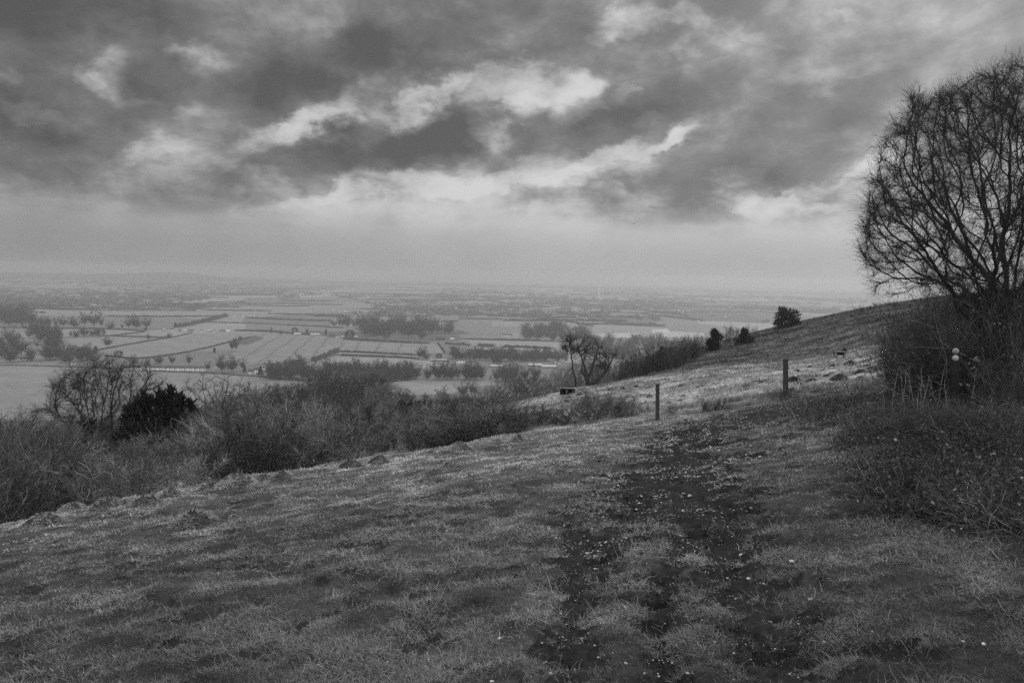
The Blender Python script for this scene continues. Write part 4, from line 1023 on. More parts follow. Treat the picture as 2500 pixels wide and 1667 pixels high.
def cropA(x, y): return x / 3.763, 640 + y / 3.763
def cropB(x, y): return 600 + x / 3.763, 640 + y / 3.763
def cropC(x, y): return 1200 + x / 3.763, 640 + y / 3.763
def field(pts, m, dz):
    P = np.array([plain(*q) for q in pts]); c = P.mean(0)
    me = bpy.data.meshes.new('field'); me.from_pydata([tuple(q[:2] - c[:2]) + (0,) for q in P], [], [list(range(len(P)))])
    o = obj('field', me, m, None, (c[0], c[1], PLAIN + dz)); tag(o, kind='structure'); return o
def ang(a, b):
    p, q = plain(*a), plain(*b); return math.atan2(q[1] - p[1], q[0] - p[0])
ra = ang(cropB(160, 910), cropB(460, 690))
rb = ang(cropB(1430, 840), cropB(1445, 740))
r_near = ang((0, 960), (700, 985))
fields = [
    ([(-500, 1015), (-500, 880), (0, 893), (180, 894), (400, 906), (630, 919), (760, 932), (790, 990), (500, 1020), (0, 1030)], field_mat('combed stubble', 0.232, 9, PI / 2 - r_near, .76, .5), .30),
    ([cropB(*q) for q in [(-330, 1010), (-150, 830), (170, 700), (0, 650), (260, 655), (890, 690), (930, 720), (850, 815), (610, 920), (200, 930)]], field_mat('drilled field', 0.202, 30, PI / 2 - ra, .68, .2), .34),
    ([cropB(*q) for q in [(930, 722), (1700, 752), (1760, 745), (1830, 835), (1580, 855), (850, 822)]], field_mat('drilled paddock', 0.211, 34, PI / 2 - rb, .72, .2), .38),
    ([cropB(*q) for q in [(850, 828), (1580, 860), (1580, 880), (860, 850)]], field_mat('narrow pasture', 0.215), .30),
    ([cropB(*q) for q in [(620, 950), (820, 865), (1580, 895), (1900, 930), (1600, 990), (650, 1040)]], field_mat('pale pasture', 0.249), .31),
    ([cropA(*q) for q in [(560, 710), (1000, 685), (1440, 715), (1000, 790), (760, 815), (600, 770)]], field_mat('left pasture', 0.215), .32),
    ([cropA(*q) for q in [(980, 800), (1440, 720), (1760, 655), (2420, 650), (2300, 690), (2100, 740), (1700, 830), (1200, 885), (960, 850)]], field_mat('left ley', 0.211), .33),
    ([cropA(*q) for q in [(270, 612), (500, 615), (1330, 625), (1300, 645), (980, 680), (560, 690), (300, 640)]], field_mat('tree row pasture', 0.224), .36),
    ([cropA(*q) for q in [(0, 600), (270, 600), (960, 605), (1340, 620), (1560, 610), (1900, 540), (1700, 510), (980, 505), (500, 490), (0, 500)]], field_mat('far ley', 0.163), .40),
    ([cropA(*q) for q in [(0, 440), (420, 470), (960, 500), (1800, 500), (1850, 450), (1000, 440), (0, 430)]], field_mat('far pale ley', 0.232), .44),
    ([cropB(*q) for q in [(980, 1150), (1280, 1125), (1400, 1095), (1650, 1068), (1900, 1085), (2270, 1088), (2300, 1130), (2000, 1160), (1900, 1215), (1500, 1230)]], field_mat('hollow meadow', 0.232), .30),
    ([cropB(*q) for q in [(0, 560), (720, 600), (1000, 610), (1060, 640), (600, 640), (0, 620)]], field_mat('mid ley', 0.172), .37),
    ([cropB(*q) for q in [(0, 520), (780, 560), (780, 595), (0, 560)]], field_mat('mid ley two', 0.155), .41),
    ([cropB(*q) for q in [(680, 545), (1000, 560), (1650, 560), (1900, 545), (1500, 515), (900, 505)]], field_mat('mid pale ley', 0.224), .39),
    ([cropB(*q) for q in [(1960, 665), (2352, 640), (2400, 705), (1970, 708)]], field_mat('right ley', 0.172), .35),
    ([cropC(*q) for q in [(-150, 720), (690, 735), (690, 795), (-300, 770)]], field_mat('right pasture', 0.241), .36),
    ([cropC(*q) for q in [(-250, 785), (560, 800), (490, 845), (-100, 815)]], field_mat('right lower pasture', 0.232), .33),
    ([cropC(*q) for q in [(930, 665), (1100, 652), (1370, 656), (1400, 690), (1200, 700), (980, 690)]], field_mat('bright field', 0.387), .42),
    ([cropC(*q) for q in [(1470, 618), (1620, 612), (1640, 650), (1480, 655)]], field_mat('bright small field', 0.430), .46),
    ([cropC(*q) for q in [(1660, 640), (1950, 650), (1960, 690), (1400, 695), (1500, 665)]], field_mat('bright far field', 0.361), .43),
    ([cropC(*q) for q in [(0, 540), (280, 550), (250, 600), (0, 600)]], field_mat('grey far field', 0.232), .47),
]
for a in fields: field(*a)

# hedges
def hedge(pts, h, w, label, group=None, dense=1.0, name='hedge'):
    P = np.array([plain(*q) for q in pts]); seg = np.linalg.norm(np.diff(P, axis=0), axis=1); L = seg.sum()
    n_ = int(max(8, min(160, L / (h * 1.1)))); cum = np.r_[0, np.cumsum(seg)]; s_ = np.linspace(0, L, n_)
    c = np.c_[np.interp(s_, cum, P[:, 0]), np.interp(s_, cum, P[:, 1])]; t_ = np.gradient(c, axis=0); t_ /= np.linalg.norm(t_, axis=1, keepdims=True) + 1e-9
    nrm = np.c_[-t_[:, 1], t_[:, 0]]; k = 7; vs = []
    for i in range(n_):
        hh = h * rng.uniform(.55, 1.2); ww = w * rng.uniform(.7, 1.2); end = min(i, n_ - 1 - i)
        if end == 0: hh *= .25; ww *= .3
        for j in range(k):
            a = PI * j / (k - 1); q = .8 + .4 * rng.random()
            vs.append([*(c[i] + nrm[i] * math.cos(a) * ww / 2 * q), PLAIN - .3 + (hh + .3) * math.sin(a) ** .7 * (q if 0 < j < k - 1 else 1)])
    idx = np.arange(n_ * k).reshape(n_, k)
    f = np.stack([idx[:-1, :-1], idx[1:, :-1], idx[1:, 1:], idx[:-1, 1:]], -1).reshape(-1, 4)
    # twigs standing out of the top
    nt_ = int(n_ * 10 * dense); i = rng.integers(0, n_, nt_)
    p0 = np.c_[c[i] + nrm[i] * rng.normal(size=(nt_, 1)) * w * .25, np.full(nt_, PLAIN + h * .5)]; d0 = rng.normal(size=(nt_, 3)) * .5; d0[:, 2] = 1
    t2 = tubes(wander(p0, d0, rng.uniform(.4, 1.0, nt_) * h, 3, .2), taper(nt_, 3, .09 * h ** .5, .04), 2)
    vs = np.array(vs); o0 = np.array([*c[0], PLAIN])
    v, f = join([(vs, f), t2])
    o = obj(name, mesh_from(name, v - o0, f), M_hedge, None, o0)
    return tag(o, label, 'hedge', group)
HG = [
    ([cropA(*q) for q in [(-60, 604), (285, 606), (700, 610), (1100, 620), (1330, 640)]], 2.4, 3, 'long hedge under the row of tall bare trees'),
    ([cropA(*q) for q in [(980, 682), (1160, 662), (1330, 643)]], 2, 3, 'short hedge slanting down from the tree row toward the cedar'),
    ([cropA(*q) for q in [(1000, 680), (1250, 688), (1450, 695), (1570, 693)]], 2, 2.5, 'thin hedge crossing the small pale pasture'),
    ([cropA(*q) for q in [(760, 822), (880, 815), (1000, 792), (1200, 755), (1440, 715), (1600, 690), (1760, 655)]], 2, 2.5, 'long hedge slanting up to the hamlet across left pastures'),
    ([cropA(*q) for q in [(960, 862), (1100, 875), (1200, 890), (1420, 880), (1700, 832), (1900, 790), (2100, 738), (2310, 690)]], 2, 2.5, 'long hedge along the top of the striped field'),
    ([cropA(*q) for q in [(1620, 600), (1760, 575), (1900, 545), (2050, 505), (2080, 495)]], 7, 14, 'tall dark hedge climbing right behind the hamlet'),
    ([cropA(*q) for q in [(1900, 552), (2150, 560), (2352, 568), (2900, 590), (3100, 600)]], 2.2, 3, 'straight hedge beyond the hamlet across the grey leys'),
    ([cropB(*q) for q in [(-100, 632), (150, 638), (260, 645), (420, 655), (600, 668)]], 3.5, 6, 'bushy hedge behind the lane cottages'),
    ([cropB(*q) for q in [(530, 585), (760, 598), (900, 605)]], 2.4, 3, 'thin hedge left of the long wood'),
    ([cropB(*q) for q in [(890, 706), (1100, 722), (1300, 735), (1500, 745), (1690, 752)]], 4, 5, 'bushy hedge along the top of the ruled paddock'),
    ([cropB(*q) for q in [(850, 824), (1100, 832), (1350, 846), (1590, 858)]], 2.6, 3, 'upper of two parallel hedges below the ruled paddock'),
    ([cropB(*q) for q in [(865, 855), (1100, 866), (1350, 875), (1590, 890)]], 2.6, 3, 'lower of two parallel hedges below the ruled paddock'),
    ([cropB(*q) for q in [(850, 812), (780, 845), (700, 880), (610, 915)]], 5, 7, 'thick hedge falling left from the two parallel hedges'),
    ([cropB(*q) for q in [(1830, 752), (1950, 760), (2070, 768)]], 4, 5, 'short bushy hedge right of the white farmhouse'),
    ([cropB(*q) for q in [(2125, 770), (2200, 773), (2290, 777)]], 5, 6, 'short bushy hedge left of the right pasture'),
    ([cropB(*q) for q in [(1970, 708), (2150, 712), (2400, 715), (2700, 718)]], 2.4, 3, 'thin straight hedge behind the two short bushy hedges'),
    ([cropC(*q) for q in [(100, 780), (250, 784), (400, 790), (560, 800)]], 4, 5, 'bushy hedge between the two right pastures'),
    ([cropC(*q) for q in [(-150, 712), (100, 718), (400, 726), (690, 732)]], 2.4, 4, 'dark hedge at the foot of the far right wood'),
    ([cropB(*q) for q in [(1760, 745), (1790, 780), (1830, 835)]], 2, 3, 'short hedge closing the right end of the ruled paddock'),
    ([(-60, 893), (60, 893), (180, 897), (300, 902), (420, 909), (520, 912), (632, 921)], 1.3, 3, 'dark hedge between the combed field and the white terrace'),
    ([(632, 921), (700, 928), (760, 932)], 3, 5, 'dark hedge end right of the village trees'),
]
for pts, h, w, lab in HG: hedge(pts, h, w, lab, 'named hedges of the vale')
for (x0, x1, y0, y1) in [(0, 880, 325, 372), (0, 560, 340, 352), (300, 1500, 420, 432), (560, 1800, 442, 448), (960, 2000, 500, 500), (0, 420, 436, 468), (240, 700, 430, 440), (1850, 2500, 440, 450), (0, 300, 230, 240), (500, 1100, 280, 300), (400, 900, 260, 266), (1200, 2100, 300, 330), (1250, 2200, 395, 415)]:
    hedge([cropA(x0, y0), cropA((x0 + x1) / 2, (y0 + y1) / 2 + 3), cropA(x1, y1)], 3.5, 6, 'thin hazy hedge between distant fields on the left of the vale', 'hazy hedges on the left of the vale', .5)
for (x0, x1, y0, y1) in [(300, 900, 378, 395), (0, 600, 400, 405), (1040, 1700, 430, 440), (200, 900, 475, 490), (0, 800, 512, 545), (620, 900, 495, 500), (1100, 1700, 495, 500), (1200, 1700, 395, 425), (1600, 2352, 420, 430), (1750, 2352, 480, 486), (1950, 2352, 520, 525), (1650, 1950, 550, 545), (300, 800, 350, 360)]:
    hedge([cropB(x0, y0), cropB((x0 + x1) / 2, (y0 + y1) / 2 + 3), cropB(x1, y1)], 3.5, 6, 'thin hazy hedge between distant fields in mid vale', 'hazy hedges in the middle of the vale', .5)
for (x0, x1, y0, y1) in [(0, 500, 408, 415), (150, 470, 535, 538), (700, 1400, 500, 510), (900, 1700, 460, 470), (-50, 300, 495, 500), (1100, 1700, 420, 425), (1100, 1600, 575, 590), (400, 900, 380, 385)]:
    hedge([cropC(x0, y0), cropC((x0 + x1) / 2, (y0 + y1) / 2 + 3), cropC(x1, y1)], 4, 7, 'thin hazy hedge toward the distant town', 'hazy hedges toward the town', .5)

for i in range(95):
    dep = math.exp(rng.uniform(math.log(1900), math.log(8500))); px = rng.uniform(-150, 2050); L = rng.uniform(120, 520) * (dep / 3000) ** .5
    if dep < 2600 and 250 < px < 1100: dep += 1200
    v = ray(px, horizon(px) + 120 * F / dep); x, y = v[0] * dep, v[1] * dep; a = .35 + rng.normal() * .12 + (PI / 2 if rng.random() < .35 else 0)
    pts = []
    for q in (-.5, 0, .5):
        X_, Y_ = x + math.cos(a) * L * q, y + math.sin(a) * L * q + rng.normal() * 6
        vv = np.array([X_, Y_, PLAIN - 1.6]); k_ = vv @ W_; pts.append((CX + F * (vv @ R_) / k_, CY - F * (vv @ U_) / k_))
    reg = 'on the left of the vale' if px < 620 else 'in the middle of the vale' if px < 1250 else 'toward the town'
    hedge(pts, rng.uniform(3, 6), rng.uniform(5, 9), f'thin hazy hedge {reg}, far beyond the near fields', f'hazy hedges {reg}, far', .4)
# far trees: prototypes one metre tall, scaled
FTRAW = []
def fartree(seed, W, trunk, nl, nt_, r_, shape='round'):
    global rng
    keep = rng; rng = np.random.default_rng(seed)
    T = np.linspace((0, 0, -.03), (0, 0, trunk + .25), 6)[None] + np.r_[np.zeros((1, 3)), rng.normal(size=(5, 3)) * .006][None]
    tk = [tubes(T, taper(1, 6, .02, .009), 6)]
    a = rng.uniform(0, 2 * PI, nl); z0 = trunk * rng.uniform(.75, 1.3, nl)
    d0 = np.c_[np.cos(a), np.sin(a), rng.uniform(.35, 1.6, nl)]
    ell = np.c_[np.cos(a) * W / 2, np.sin(a) * W / 2, np.ones(nl)]
    L = rng.uniform(.7, 1.0, nl) * np.where(d0[:, 2] > 1, 1 - trunk, W * .55)
    P = wander(np.c_[np.zeros(nl), np.zeros(nl), z0], d0, L, 7, .16, .08)
    tk.append(tubes(P, taper(nl, 7, .010, .003), 4))
    k = rng.integers(0, nl, nt_); s = rng.integers(1, 7, nt_)
    dq = P[k, s] - P[k, s - 1]; dq = dq / np.linalg.norm(dq, axis=1, keepdims=True) + rng.normal(size=dq.shape) * .65
    Q = wander(P[k, s], dq, rng.uniform(.08, .24, nt_), 4, .25, .06)
    k = rng.integers(0, nt_, nt_ * 2); s = rng.integers(1, 4, nt_ * 2)
    dq = Q[k, s] - Q[k, s - 1]; dq = dq / np.linalg.norm(dq, axis=1, keepdims=True) + rng.normal(size=dq.shape) * .7
    Q2 = wander(Q[k, s], dq, rng.uniform(.04, .11, nt_ * 2), 3, .25, .05)
    cr = [tubes(Q, taper(nt_, 4, r_, r_ * .6), 2), tubes(Q2, taper(nt_ * 2, 3, r_ * .8, r_ * .5), 2)]
    zt = np.percentile(np.concatenate([q[0][:, 2] for q in cr]), 91); al = np.concatenate([q[0] for q in cr]); wt_ = np.percentile(np.hypot(al[:, 0], al[:, 1]), 91) * 2 / W
    sv = np.array([1 / wt_, 1 / wt_, 1 / zt]); tk = [(q[0] * sv, q[1]) for q in tk]; cr = [(q[0] * sv, q[1]) for q in cr]
    FTRAW.append(join(tk + cr))
    rng = keep
    a_ = mesh_from('trunk', *join(tk)); a_.materials.append(M_fartrunk); b_ = mesh_from('crown', *join(cr)); b_.materials.append(M_fartree)
    return a_, b_
FT = [fartree(301, .8, .25, 22, 520, .0056), fartree(302, .95, .18, 26, 640, .0062), fartree(303, .55, .3, 18, 460, .0054), fartree(304, 1.2, .12, 28, 660, .0066)]
def conproto(seed, W, kind):
    global rng
    keep = rng; rng = np.random.default_rng(seed); n_ = 1500
    z = rng.random(n_) ** .8; a = rng.uniform(0, 2 * PI, n_)
    if kind == 'cone': rad = (1 - z) * W / 2 * rng.uniform(.5, 1.1, n_) + .01; z = .05 + z * .95
    else: rad = np.sqrt(np.clip(1 - (2 * z - 1) ** 2, 0, 1)) * W / 2 * rng.uniform(.5, 1.1, n_) + .005; z = .05 + z * .95
    P = wander(np.c_[rad * np.cos(a), rad * np.sin(a), z], np.c_[np.cos(a), np.sin(a), rng.uniform(-.3, .6, n_)], rng.uniform(.05, .12, n_), 3, .2)
    b_ = mesh_from('foliage', *tubes(P, np.repeat([[.016, .014, .003]], n_, 0), 2)); b_.materials.append(M_farever)
    a_ = mesh_from('trunk', *tubes(np.linspace((0, 0, -.03), (0, 0, .9), 5)[None], taper(1, 5, .025, .004), 6)); a_.materials.append(M_fartrunk)
    rng = keep
    return a_, b_
NF = len(FTRAW)
for q in [(321, .8, .25, 16, 170, .0105), (322, .95, .18, 18, 190, .0115), (323, .55, .3, 14, 150, .010), (324, 1.2, .12, 18, 200, .012)]: fartree(*q)
FC = {'cone': conproto(311, .5, 'cone'), 'col': conproto(312, .3, 'round'), 'round': conproto(313, .95, 'round')}
def tree(px, pyb, pyt, label, group=None, kind=0, wpx=None, name='tree'):
    p = plain(px, pyb); h = (pyb - pyt) / F * p[1]
    pr = FC[kind] if isinstance(kind, str) else FT[kind]
    nat = {0: .8, 1: .95, 2: .55, 3: 1.2, 'cone': .5, 'col': .3, 'round': .95}[kind]
    ws = 1 if wpx is None else (wpx / (pyb - pyt)) / nat
    ws *= rng.uniform(.8, 1.3)
    root = empty('conifer' if isinstance(kind, str) and name == 'tree' else name, p, label, 'tree', group, rng.uniform(0, 6.3), (h * ws, h * ws, h))
    obj('trunk', pr[0], None, root); obj('foliage' if isinstance(kind, str) else 'crown', pr[1], None, root)
row = [(285, 465, 0), (405, 512, 0), (445, 515, 0), (510, 522, 2), (578, 515, 0), (690, 520, 1), (780, 480, 2), (865, 470, 0), (930, 520, 2)]
for k, (x, yt, kd) in enumerate(row): tree(*cropA(x, 608), cropA(x, yt)[1], f'{ordn[k]} from left in the row of tall bare trees left of the gap', 'row of tall bare trees on the left', kd)
for k, (x, yt, kd) in enumerate([(1010, 555, 3), (1120, 570, 2), (1182, 525, 0), (1260, 508, 1), (1352, 525, 0)]): tree(*cropA(x, 618), cropA(x, yt)[1], f'{ordn[k]} from left of the hedge trees right of the gap', 'hedge trees right of the gap', kd)
for x, yb, yt, kd, lab in [(930, 685, 612, 'round', 'dark cedar at the right end of the small copse'), (990, 792, 700, 0, 'round bare tree on the slanting hedge in left pastures'), (1365, 725, 665, 0, 'small bare tree where slanting hedge nears the thin hedge'), (1550, 698, 658, 3, 'low bushy tree at the end of the thin hedge'), (880, 842, 775, 'col', 'dark columnar evergreen at the left end of the slanting hedge'), (1090, 872, 812, 'round', 'dark rounded bush above the striped field hedge'), (2130, 828, 720, 2, 'left of the twin bare trees in the striped field'), (2168, 828, 715, 2, 'right of the twin bare trees in the striped field'), (1970, 832, 785, 'col', 'lone small dark bush-tree in the striped field'), (2208, 718, 680, 'round', 'small dark tree on the striped field hedge'), (1610, 603, 555, 'cone', 'lone dark conifer beside the hamlet'), (1340, 640, 600, 0, 'bare tree at the right end of the tree row hedge'), (670, 815, 782, 'round', 'broad dark bush left of the slanting hedge'),
                          (1460, 935, 868, 3, 'wide pale bare tree behind the white terrace'), (1580, 950, 862, 0, 'middle bare tree behind the white terrace'), (1735, 950, 862, 0, 'round bare tree at the right end of the white terrace'), (1345, 990, 905, 1, 'dark twiggy tree in front of the terrace left end'), (1220, 945, 870, 3, 'grey bushy tree behind the terrace left end'), (2040, 1012, 885, 1, 'large dark twiggy tree right of the white terrace'), (2130, 1015, 888, 1, 'second large twiggy tree right of the white terrace'), (2225, 1000, 905, 2, 'narrow bare tree left of the village conifer'), (2247, 1015, 945, 'cone', 'dark pointed conifer among the village houses'), (1910, 1010, 925, 2, 'thin tree just past the terrace end')]:
    tree(*cropA(x, yb), cropA(x, yt)[1], lab, None, kd)
for x, yb, yt, kd, lab in [(135, 1040, 958, 'cone', 'dark conifer between the village houses'), (250, 960, 925, 'round', 'dark small tree top behind the village'), (500, 1000, 875, 1, 'pale tall rounded tree in the village wood'), (420, 1080, 935, 3, 'broad grey tree in the village wood front'), (300, 1080, 950, 3, 'broad grey tree at the left of the village wood'), (220, 1060, 950, 0, 'bare tree beside the village conifer'), (560, 1085, 960, 1, 'dark twiggy tree in the village wood'), (610, 1085, 985, 'round', 'dark round evergreen at the right of the village wood'), (755, 1050, 905, 0, 'tall bare tree standing before the pale pasture'), (1005, 990, 915, 'cone', 'leftmost of three dark conifers above the hanging wood'), (1205, 1010, 933, 'cone', 'middle one of three dark conifers above the hanging wood'), (1390, 1010, 922, 'cone', 'rightmost of three dark conifers above the hanging wood'), (450, 650, 600, 'round', 'dark round tree behind the lane cottages'), (230, 655, 610, 1, 'dark twiggy tree on the lane hedge'), (325, 660, 628, 3, 'low bushy tree on the lane hedge'), (560, 668, 615, 2, 'pale bare tree between the lane cottages'), (735, 668, 618, 'col', 'dark cypress between the lane cottages'), (955, 705, 622, 'round', 'big dark evergreen right of the lane cottages'), (1290, 700, 600, 'round', 'dark evergreen in front of the long wood'), (1495, 695, 590, 1, 'twiggy tree in front of the long wood'), (1615, 710, 640, 1, 'low twiggy tree at the paddock hedge'), (1630, 892, 788, 2, 'bare tree at the right end of the parallel hedges'), (1600, 895, 810, 0, 'smaller bare tree at the end of the parallel hedges'), (1660, 895, 830, 3, 'low tree right of the parallel hedges'), (1775, 895, 838, 'round', 'dark yew-like tree behind the long shed'), (1930, 890, 795, 1, 'pale tree behind the white farm'), (1960, 895, 828, 'round', 'dark evergreen behind the white farm'), (2070, 850, 808, 3, 'low tree behind the farm garden'), (2195, 880, 805, 'round', 'dark tree right of the farm garden'), (2275, 890, 795, 'cone', 'pointed conifer right of the farm'), (2280, 930, 880, 'col', 'small dark garden tree by the sheds'), (2325, 935, 890, 'round', 'small dark round garden tree by the sheds')]:
    tree(*cropB(x, yb), cropB(x, yt)[1], lab, None, kd)
for k, (cx_, yb, yt, kd) in enumerate([(1615, 418, 290, 0), (1680, 410, 285, 2), (1710, 412, 300, 2), (1435, 450, 340, 1), (1310, 430, 375, 3)]):
    a, b = c6(cx_, yb); tree(a, b, c6(cx_, yt)[1], f'{ordn[k]} of the bare trees in the hollow meadow', 'bare trees in the hollow meadow', kd)
# woods: trees one can tell apart, filling outlines
WOODS = []
def wood(poly, n_, hpx, lab, grp, kinds, crop):
    n_ = int(n_ * 1.8)
    P = np.array([crop(*q) for q in poly]); lo, hi = P.min(0), P.max(0); c = 0
    for _ in range(n_ * 20):
        x, y = rng.uniform(lo[0], hi[0]), rng.uniform(lo[1], hi[1])
        if not inside(P, np.array([x]), np.array([y]))[0]: continue
        kd = kinds[rng.integers(0, len(kinds))]
        WOODS.append((rng.uniform(hpx[0] * .6, hpx[1] * 1.1), x, y, lab, grp, kd))
        c += 1
        if c >= n_: break
wood([(0, 880), (0, 700), (300, 690), (540, 700), (560, 860), (900, 880), (960, 930), (600, 945), (0, 935)], 24, (24, 38), 'bare tree of the dark wood left of the terrace', 'dark wood left of the terrace', [0, 1, 1, 3, 3, 'round'], cropA)
wood([(0, 598), (0, 540), (230, 540), (230, 598)], 8, (22, 32), 'bare tree of the dark clump by the white barns', 'dark clump by the white barns', [1, 1, 3], cropA)
wood([(650, 692), (650, 672), (900, 668), (900, 690)], 8, (13, 19), 'bare tree in the small copse left of the cedar', 'small copse left of the cedar', [1, 3], cropA)
wood([(190, 1085), (200, 1010), (560, 1000), (640, 1060), (620, 1090)], 12, (24, 34), 'bare tree of the village wood', 'village wood', [1, 3, 1, 0], cropB)
wood([(790, 602), (850, 590), (1650, 600), (1950, 660), (1660, 665), (1080, 685), (1070, 640), (1000, 605)], 80, (15, 26), 'bare tree of the long wood across mid vale', 'long wood across mid vale', [0, 1, 1, 3], cropB)
wood([(1850, 890), (1900, 850), (2350, 850), (2700, 880), (2700, 920), (2100, 915)], 44, (12, 22), 'bare tree in the gardens behind the farm', 'garden trees behind the farm', [0, 1, 3, 3, 'round'], cropB)
wood([(640, 1110), (700, 1060), (1000, 1050), (1600, 1060), (2270, 1080), (2700, 1090), (2700, 1110), (1600, 1082), (1200, 1130), (900, 1180)], 110, (22, 36), 'bare tree in the belt above the hollow meadow', 'tree belt above the hollow meadow', [0, 2, 1, 3, 0], cropB)
wood([(280, 715), (300, 640), (560, 600), (900, 650), (900, 722)], 70, (12, 20), 'bare tree of the hazy wood beyond the right pastures', 'hazy wood beyond the right pastures', [1, 3, 3, 'round'], cropC)
wood([(-100, 905), (100, 870), (700, 860), (700, 920), (300, 915)], 40, (12, 20), 'bare garden tree among the long sheds', 'garden trees among the long sheds', [1, 3, 0], cropC)
wood([(760, 860), (900, 740), (1500, 720), (1700, 760), (1300, 900), (1000, 880)], 60, (14, 24), 'bare tree of the wooded foot behind the forked tree', 'wooded foot behind the forked tree', [0, 1, 3, 3], cropC)
WOODS.sort(key=lambda q: -q[0])
rest = []
for i, (h_, x, y, lab, grp, kd) in enumerate(WOODS):
    ev = isinstance(kd, str)
    if i < 110: tree(x, y, y - h_, lab.replace('bare', 'dark evergreen') if ev else lab, grp + ', evergreens' if ev else grp, kd, name='tree')
    else:
        p = plain(x, y); hm = h_ / F * p[1]; v, f = FTRAW[NF + (int(rng.integers(0, 4)) if ev else kd)]; a = rng.uniform(0, 6.3)
        rest.append((v * hm @ np.array([[math.cos(a), math.sin(a), 0], [-math.sin(a), math.cos(a), 0], [0, 0, 1]]) + p, f))
tag(obj('trees', mesh_from('trees', *join(rest)), M_fartree), kind='stuff')
print('woods %.1f' % (time.time() - T0))
# the far-off tree cover beyond counting
def farmass():
    vs = []; N = 4600
    # clustered by noise in pixel space near the horizon
    px = rng.uniform(-250, 2150, N * 6); dep = np.exp(rng.uniform(math.log(2200), math.log(10000), N * 6))
    py = horizon(px) + 120 * F / dep
    v = ray(px, py); x, y = v[:, 0] * dep, v[:, 1] * dep
    k = (fbm(x / 330, y / 420, 3, 81) > .60) | ((fbm(x / 900, y / 900, 3, 83) > .56) & (rng.random(len(x)) < .25))
    x, y, dep = x[k][:N], y[k][:N], dep[k][:N]; m_ = len(x)
    nb = 5; h = rng.uniform(5, 13, m_)
    s = np.c_[rng.uniform(8, 26, m_), rng.uniform(6, 14, m_), h]
    u = rng.normal(size=(m_, 26, 3)); u /= np.linalg.norm(u, axis=2, keepdims=True); u[..., 2] = np.abs(u[..., 2])
    q = u * s[:, None] * rng.uniform(.7, 1.05, (m_, 26, 1)) + np.c_[x, y, np.full(m_, PLAIN)][:, None]
    a = rng.normal(size=q.shape); a /= np.linalg.norm(a, axis=2, keepdims=True); b = np.cross(a, u); sz = rng.uniform(2, 4.5, (m_, 26, 1))
    v = np.stack([q - a * sz, q + b * sz * .8, q + a * sz, q - b * sz * .8], 2).reshape(-1, 3)
    return v, np.arange(len(v)).reshape(-1, 4)
tag(obj('woodland', mesh_from('woodland', *farmass()), M_wood_far), kind='stuff')

# ------------------------------------------------------------------ buildings
def house(px, py, wpx, hpx, label, group=None, wall=M_white, roof=M_roof, storeys=2, turn=0.0, name='house', windows=True, depth=7, chimney=True, rooffrac=.42):
    p = plain(px, py); k = p[1] / F; w = wpx * k; h = hpx * k; hw = h * (1 - rooffrac); hr = h - hw
    rz = -math.atan2(p[0], p[1]) + turn
    root = empty(name, p, label, 'house' if name in ('house', 'cottage', 'farmhouse') else 'shed', group, rz)
    obj('wall', mesh_from('wall', *boxes([(-w / 2, w / 2, -depth / 2, depth / 2, -.3, hw)])), wall, root)
    o = .35; x0, x1, y0, y1 = -w / 2 - o, w / 2 + o, -depth / 2 - o, depth / 2 + o
    rv_ = np.array([(x0, y0, hw + .02), (x1, y0, hw + .02), (x1, y1, hw + .02), (x0, y1, hw + .02), (x0, 0, h), (x1, 0, h)])
    rf_ = np.array([(0, 1, 5, 4), (2, 3, 4, 5), (0, 4, 3, 3), (1, 2, 5, 5), (0, 3, 2, 1)])
    me = bpy.data.meshes.new('roof'); me.from_pydata([tuple(q) for q in rv_], [], [(0, 1, 5, 4), (2, 3, 4, 5), (0, 4, 3), (1, 2, 5), (0, 3, 2, 1)])
    ro = obj('roof', me, roof, root)
    if chimney: obj('chimney', mesh_from('chimney', *boxes([(w * .3, w * .3 + .8, -.4, .4, h - .7, h + .9)])), M_brick, ro)
    if windows:
        n_ = max(1, int(w / 3)); hs = hw / storeys
        for s_ in range(storeys):
            for i in range(n_):
                xx = -w / 2 + w * (i + .5) / n_
                if s_ == 0 and i == n_ // 2 and n_ > 1:
                    obj('door', mesh_from('door', *boxes([(xx - .5, xx + .5, -depth / 2 - .06, -depth / 2 - .003, 0, 2.0)])), M_darkwood, root); continue
                obj('window', mesh_from('window', *boxes([(xx - .6, xx + .6, -depth / 2 - .05, -depth / 2 - .003, s_ * hs + hs * .4, s_ * hs + hs * .85)])), M_glass, root)
    return root
k = 0
for x0 in range(1120, 1890, 46):
    if k == 4: k += 1; continue
    a, b = cropA(x0 + 23, 990 - (1890 - x0) * .012)
    house(a, b + 4, 11.2, 13.5, f'{ordn[k]} from left in the white terrace behind the combed field', 'white terraced houses', turn=.03, rooffrac=.36); k += 1
for x, y, w, h, lab in [(375, 932, 7, 6, 'white cottage gable in the dark wood left of the terrace'), (565, 945, 4, 6, 'narrow white cottage at the foot of the dark wood'), (650, 918, 4, 5, 'small white cottage up among the dark wood'), (672, 940, 10, 7, 'dark-roofed cottage at the right of the dark wood'), (65, 858, 8, 6, 'white cottage in the upper left of the dark wood'), (250, 905, 30, 9, 'long pale house low in the dark wood'), (820, 942, 6, 6, 'white cottage behind the top of the spreading tree'), (2310, 1026, 14, 12, 'white cottage right of the village conifer'), (1005, 950, 12, 8, 'white house seen through the spreading tree top')]:
    house(*cropA(x, y), w, h, lab, None, M_white)
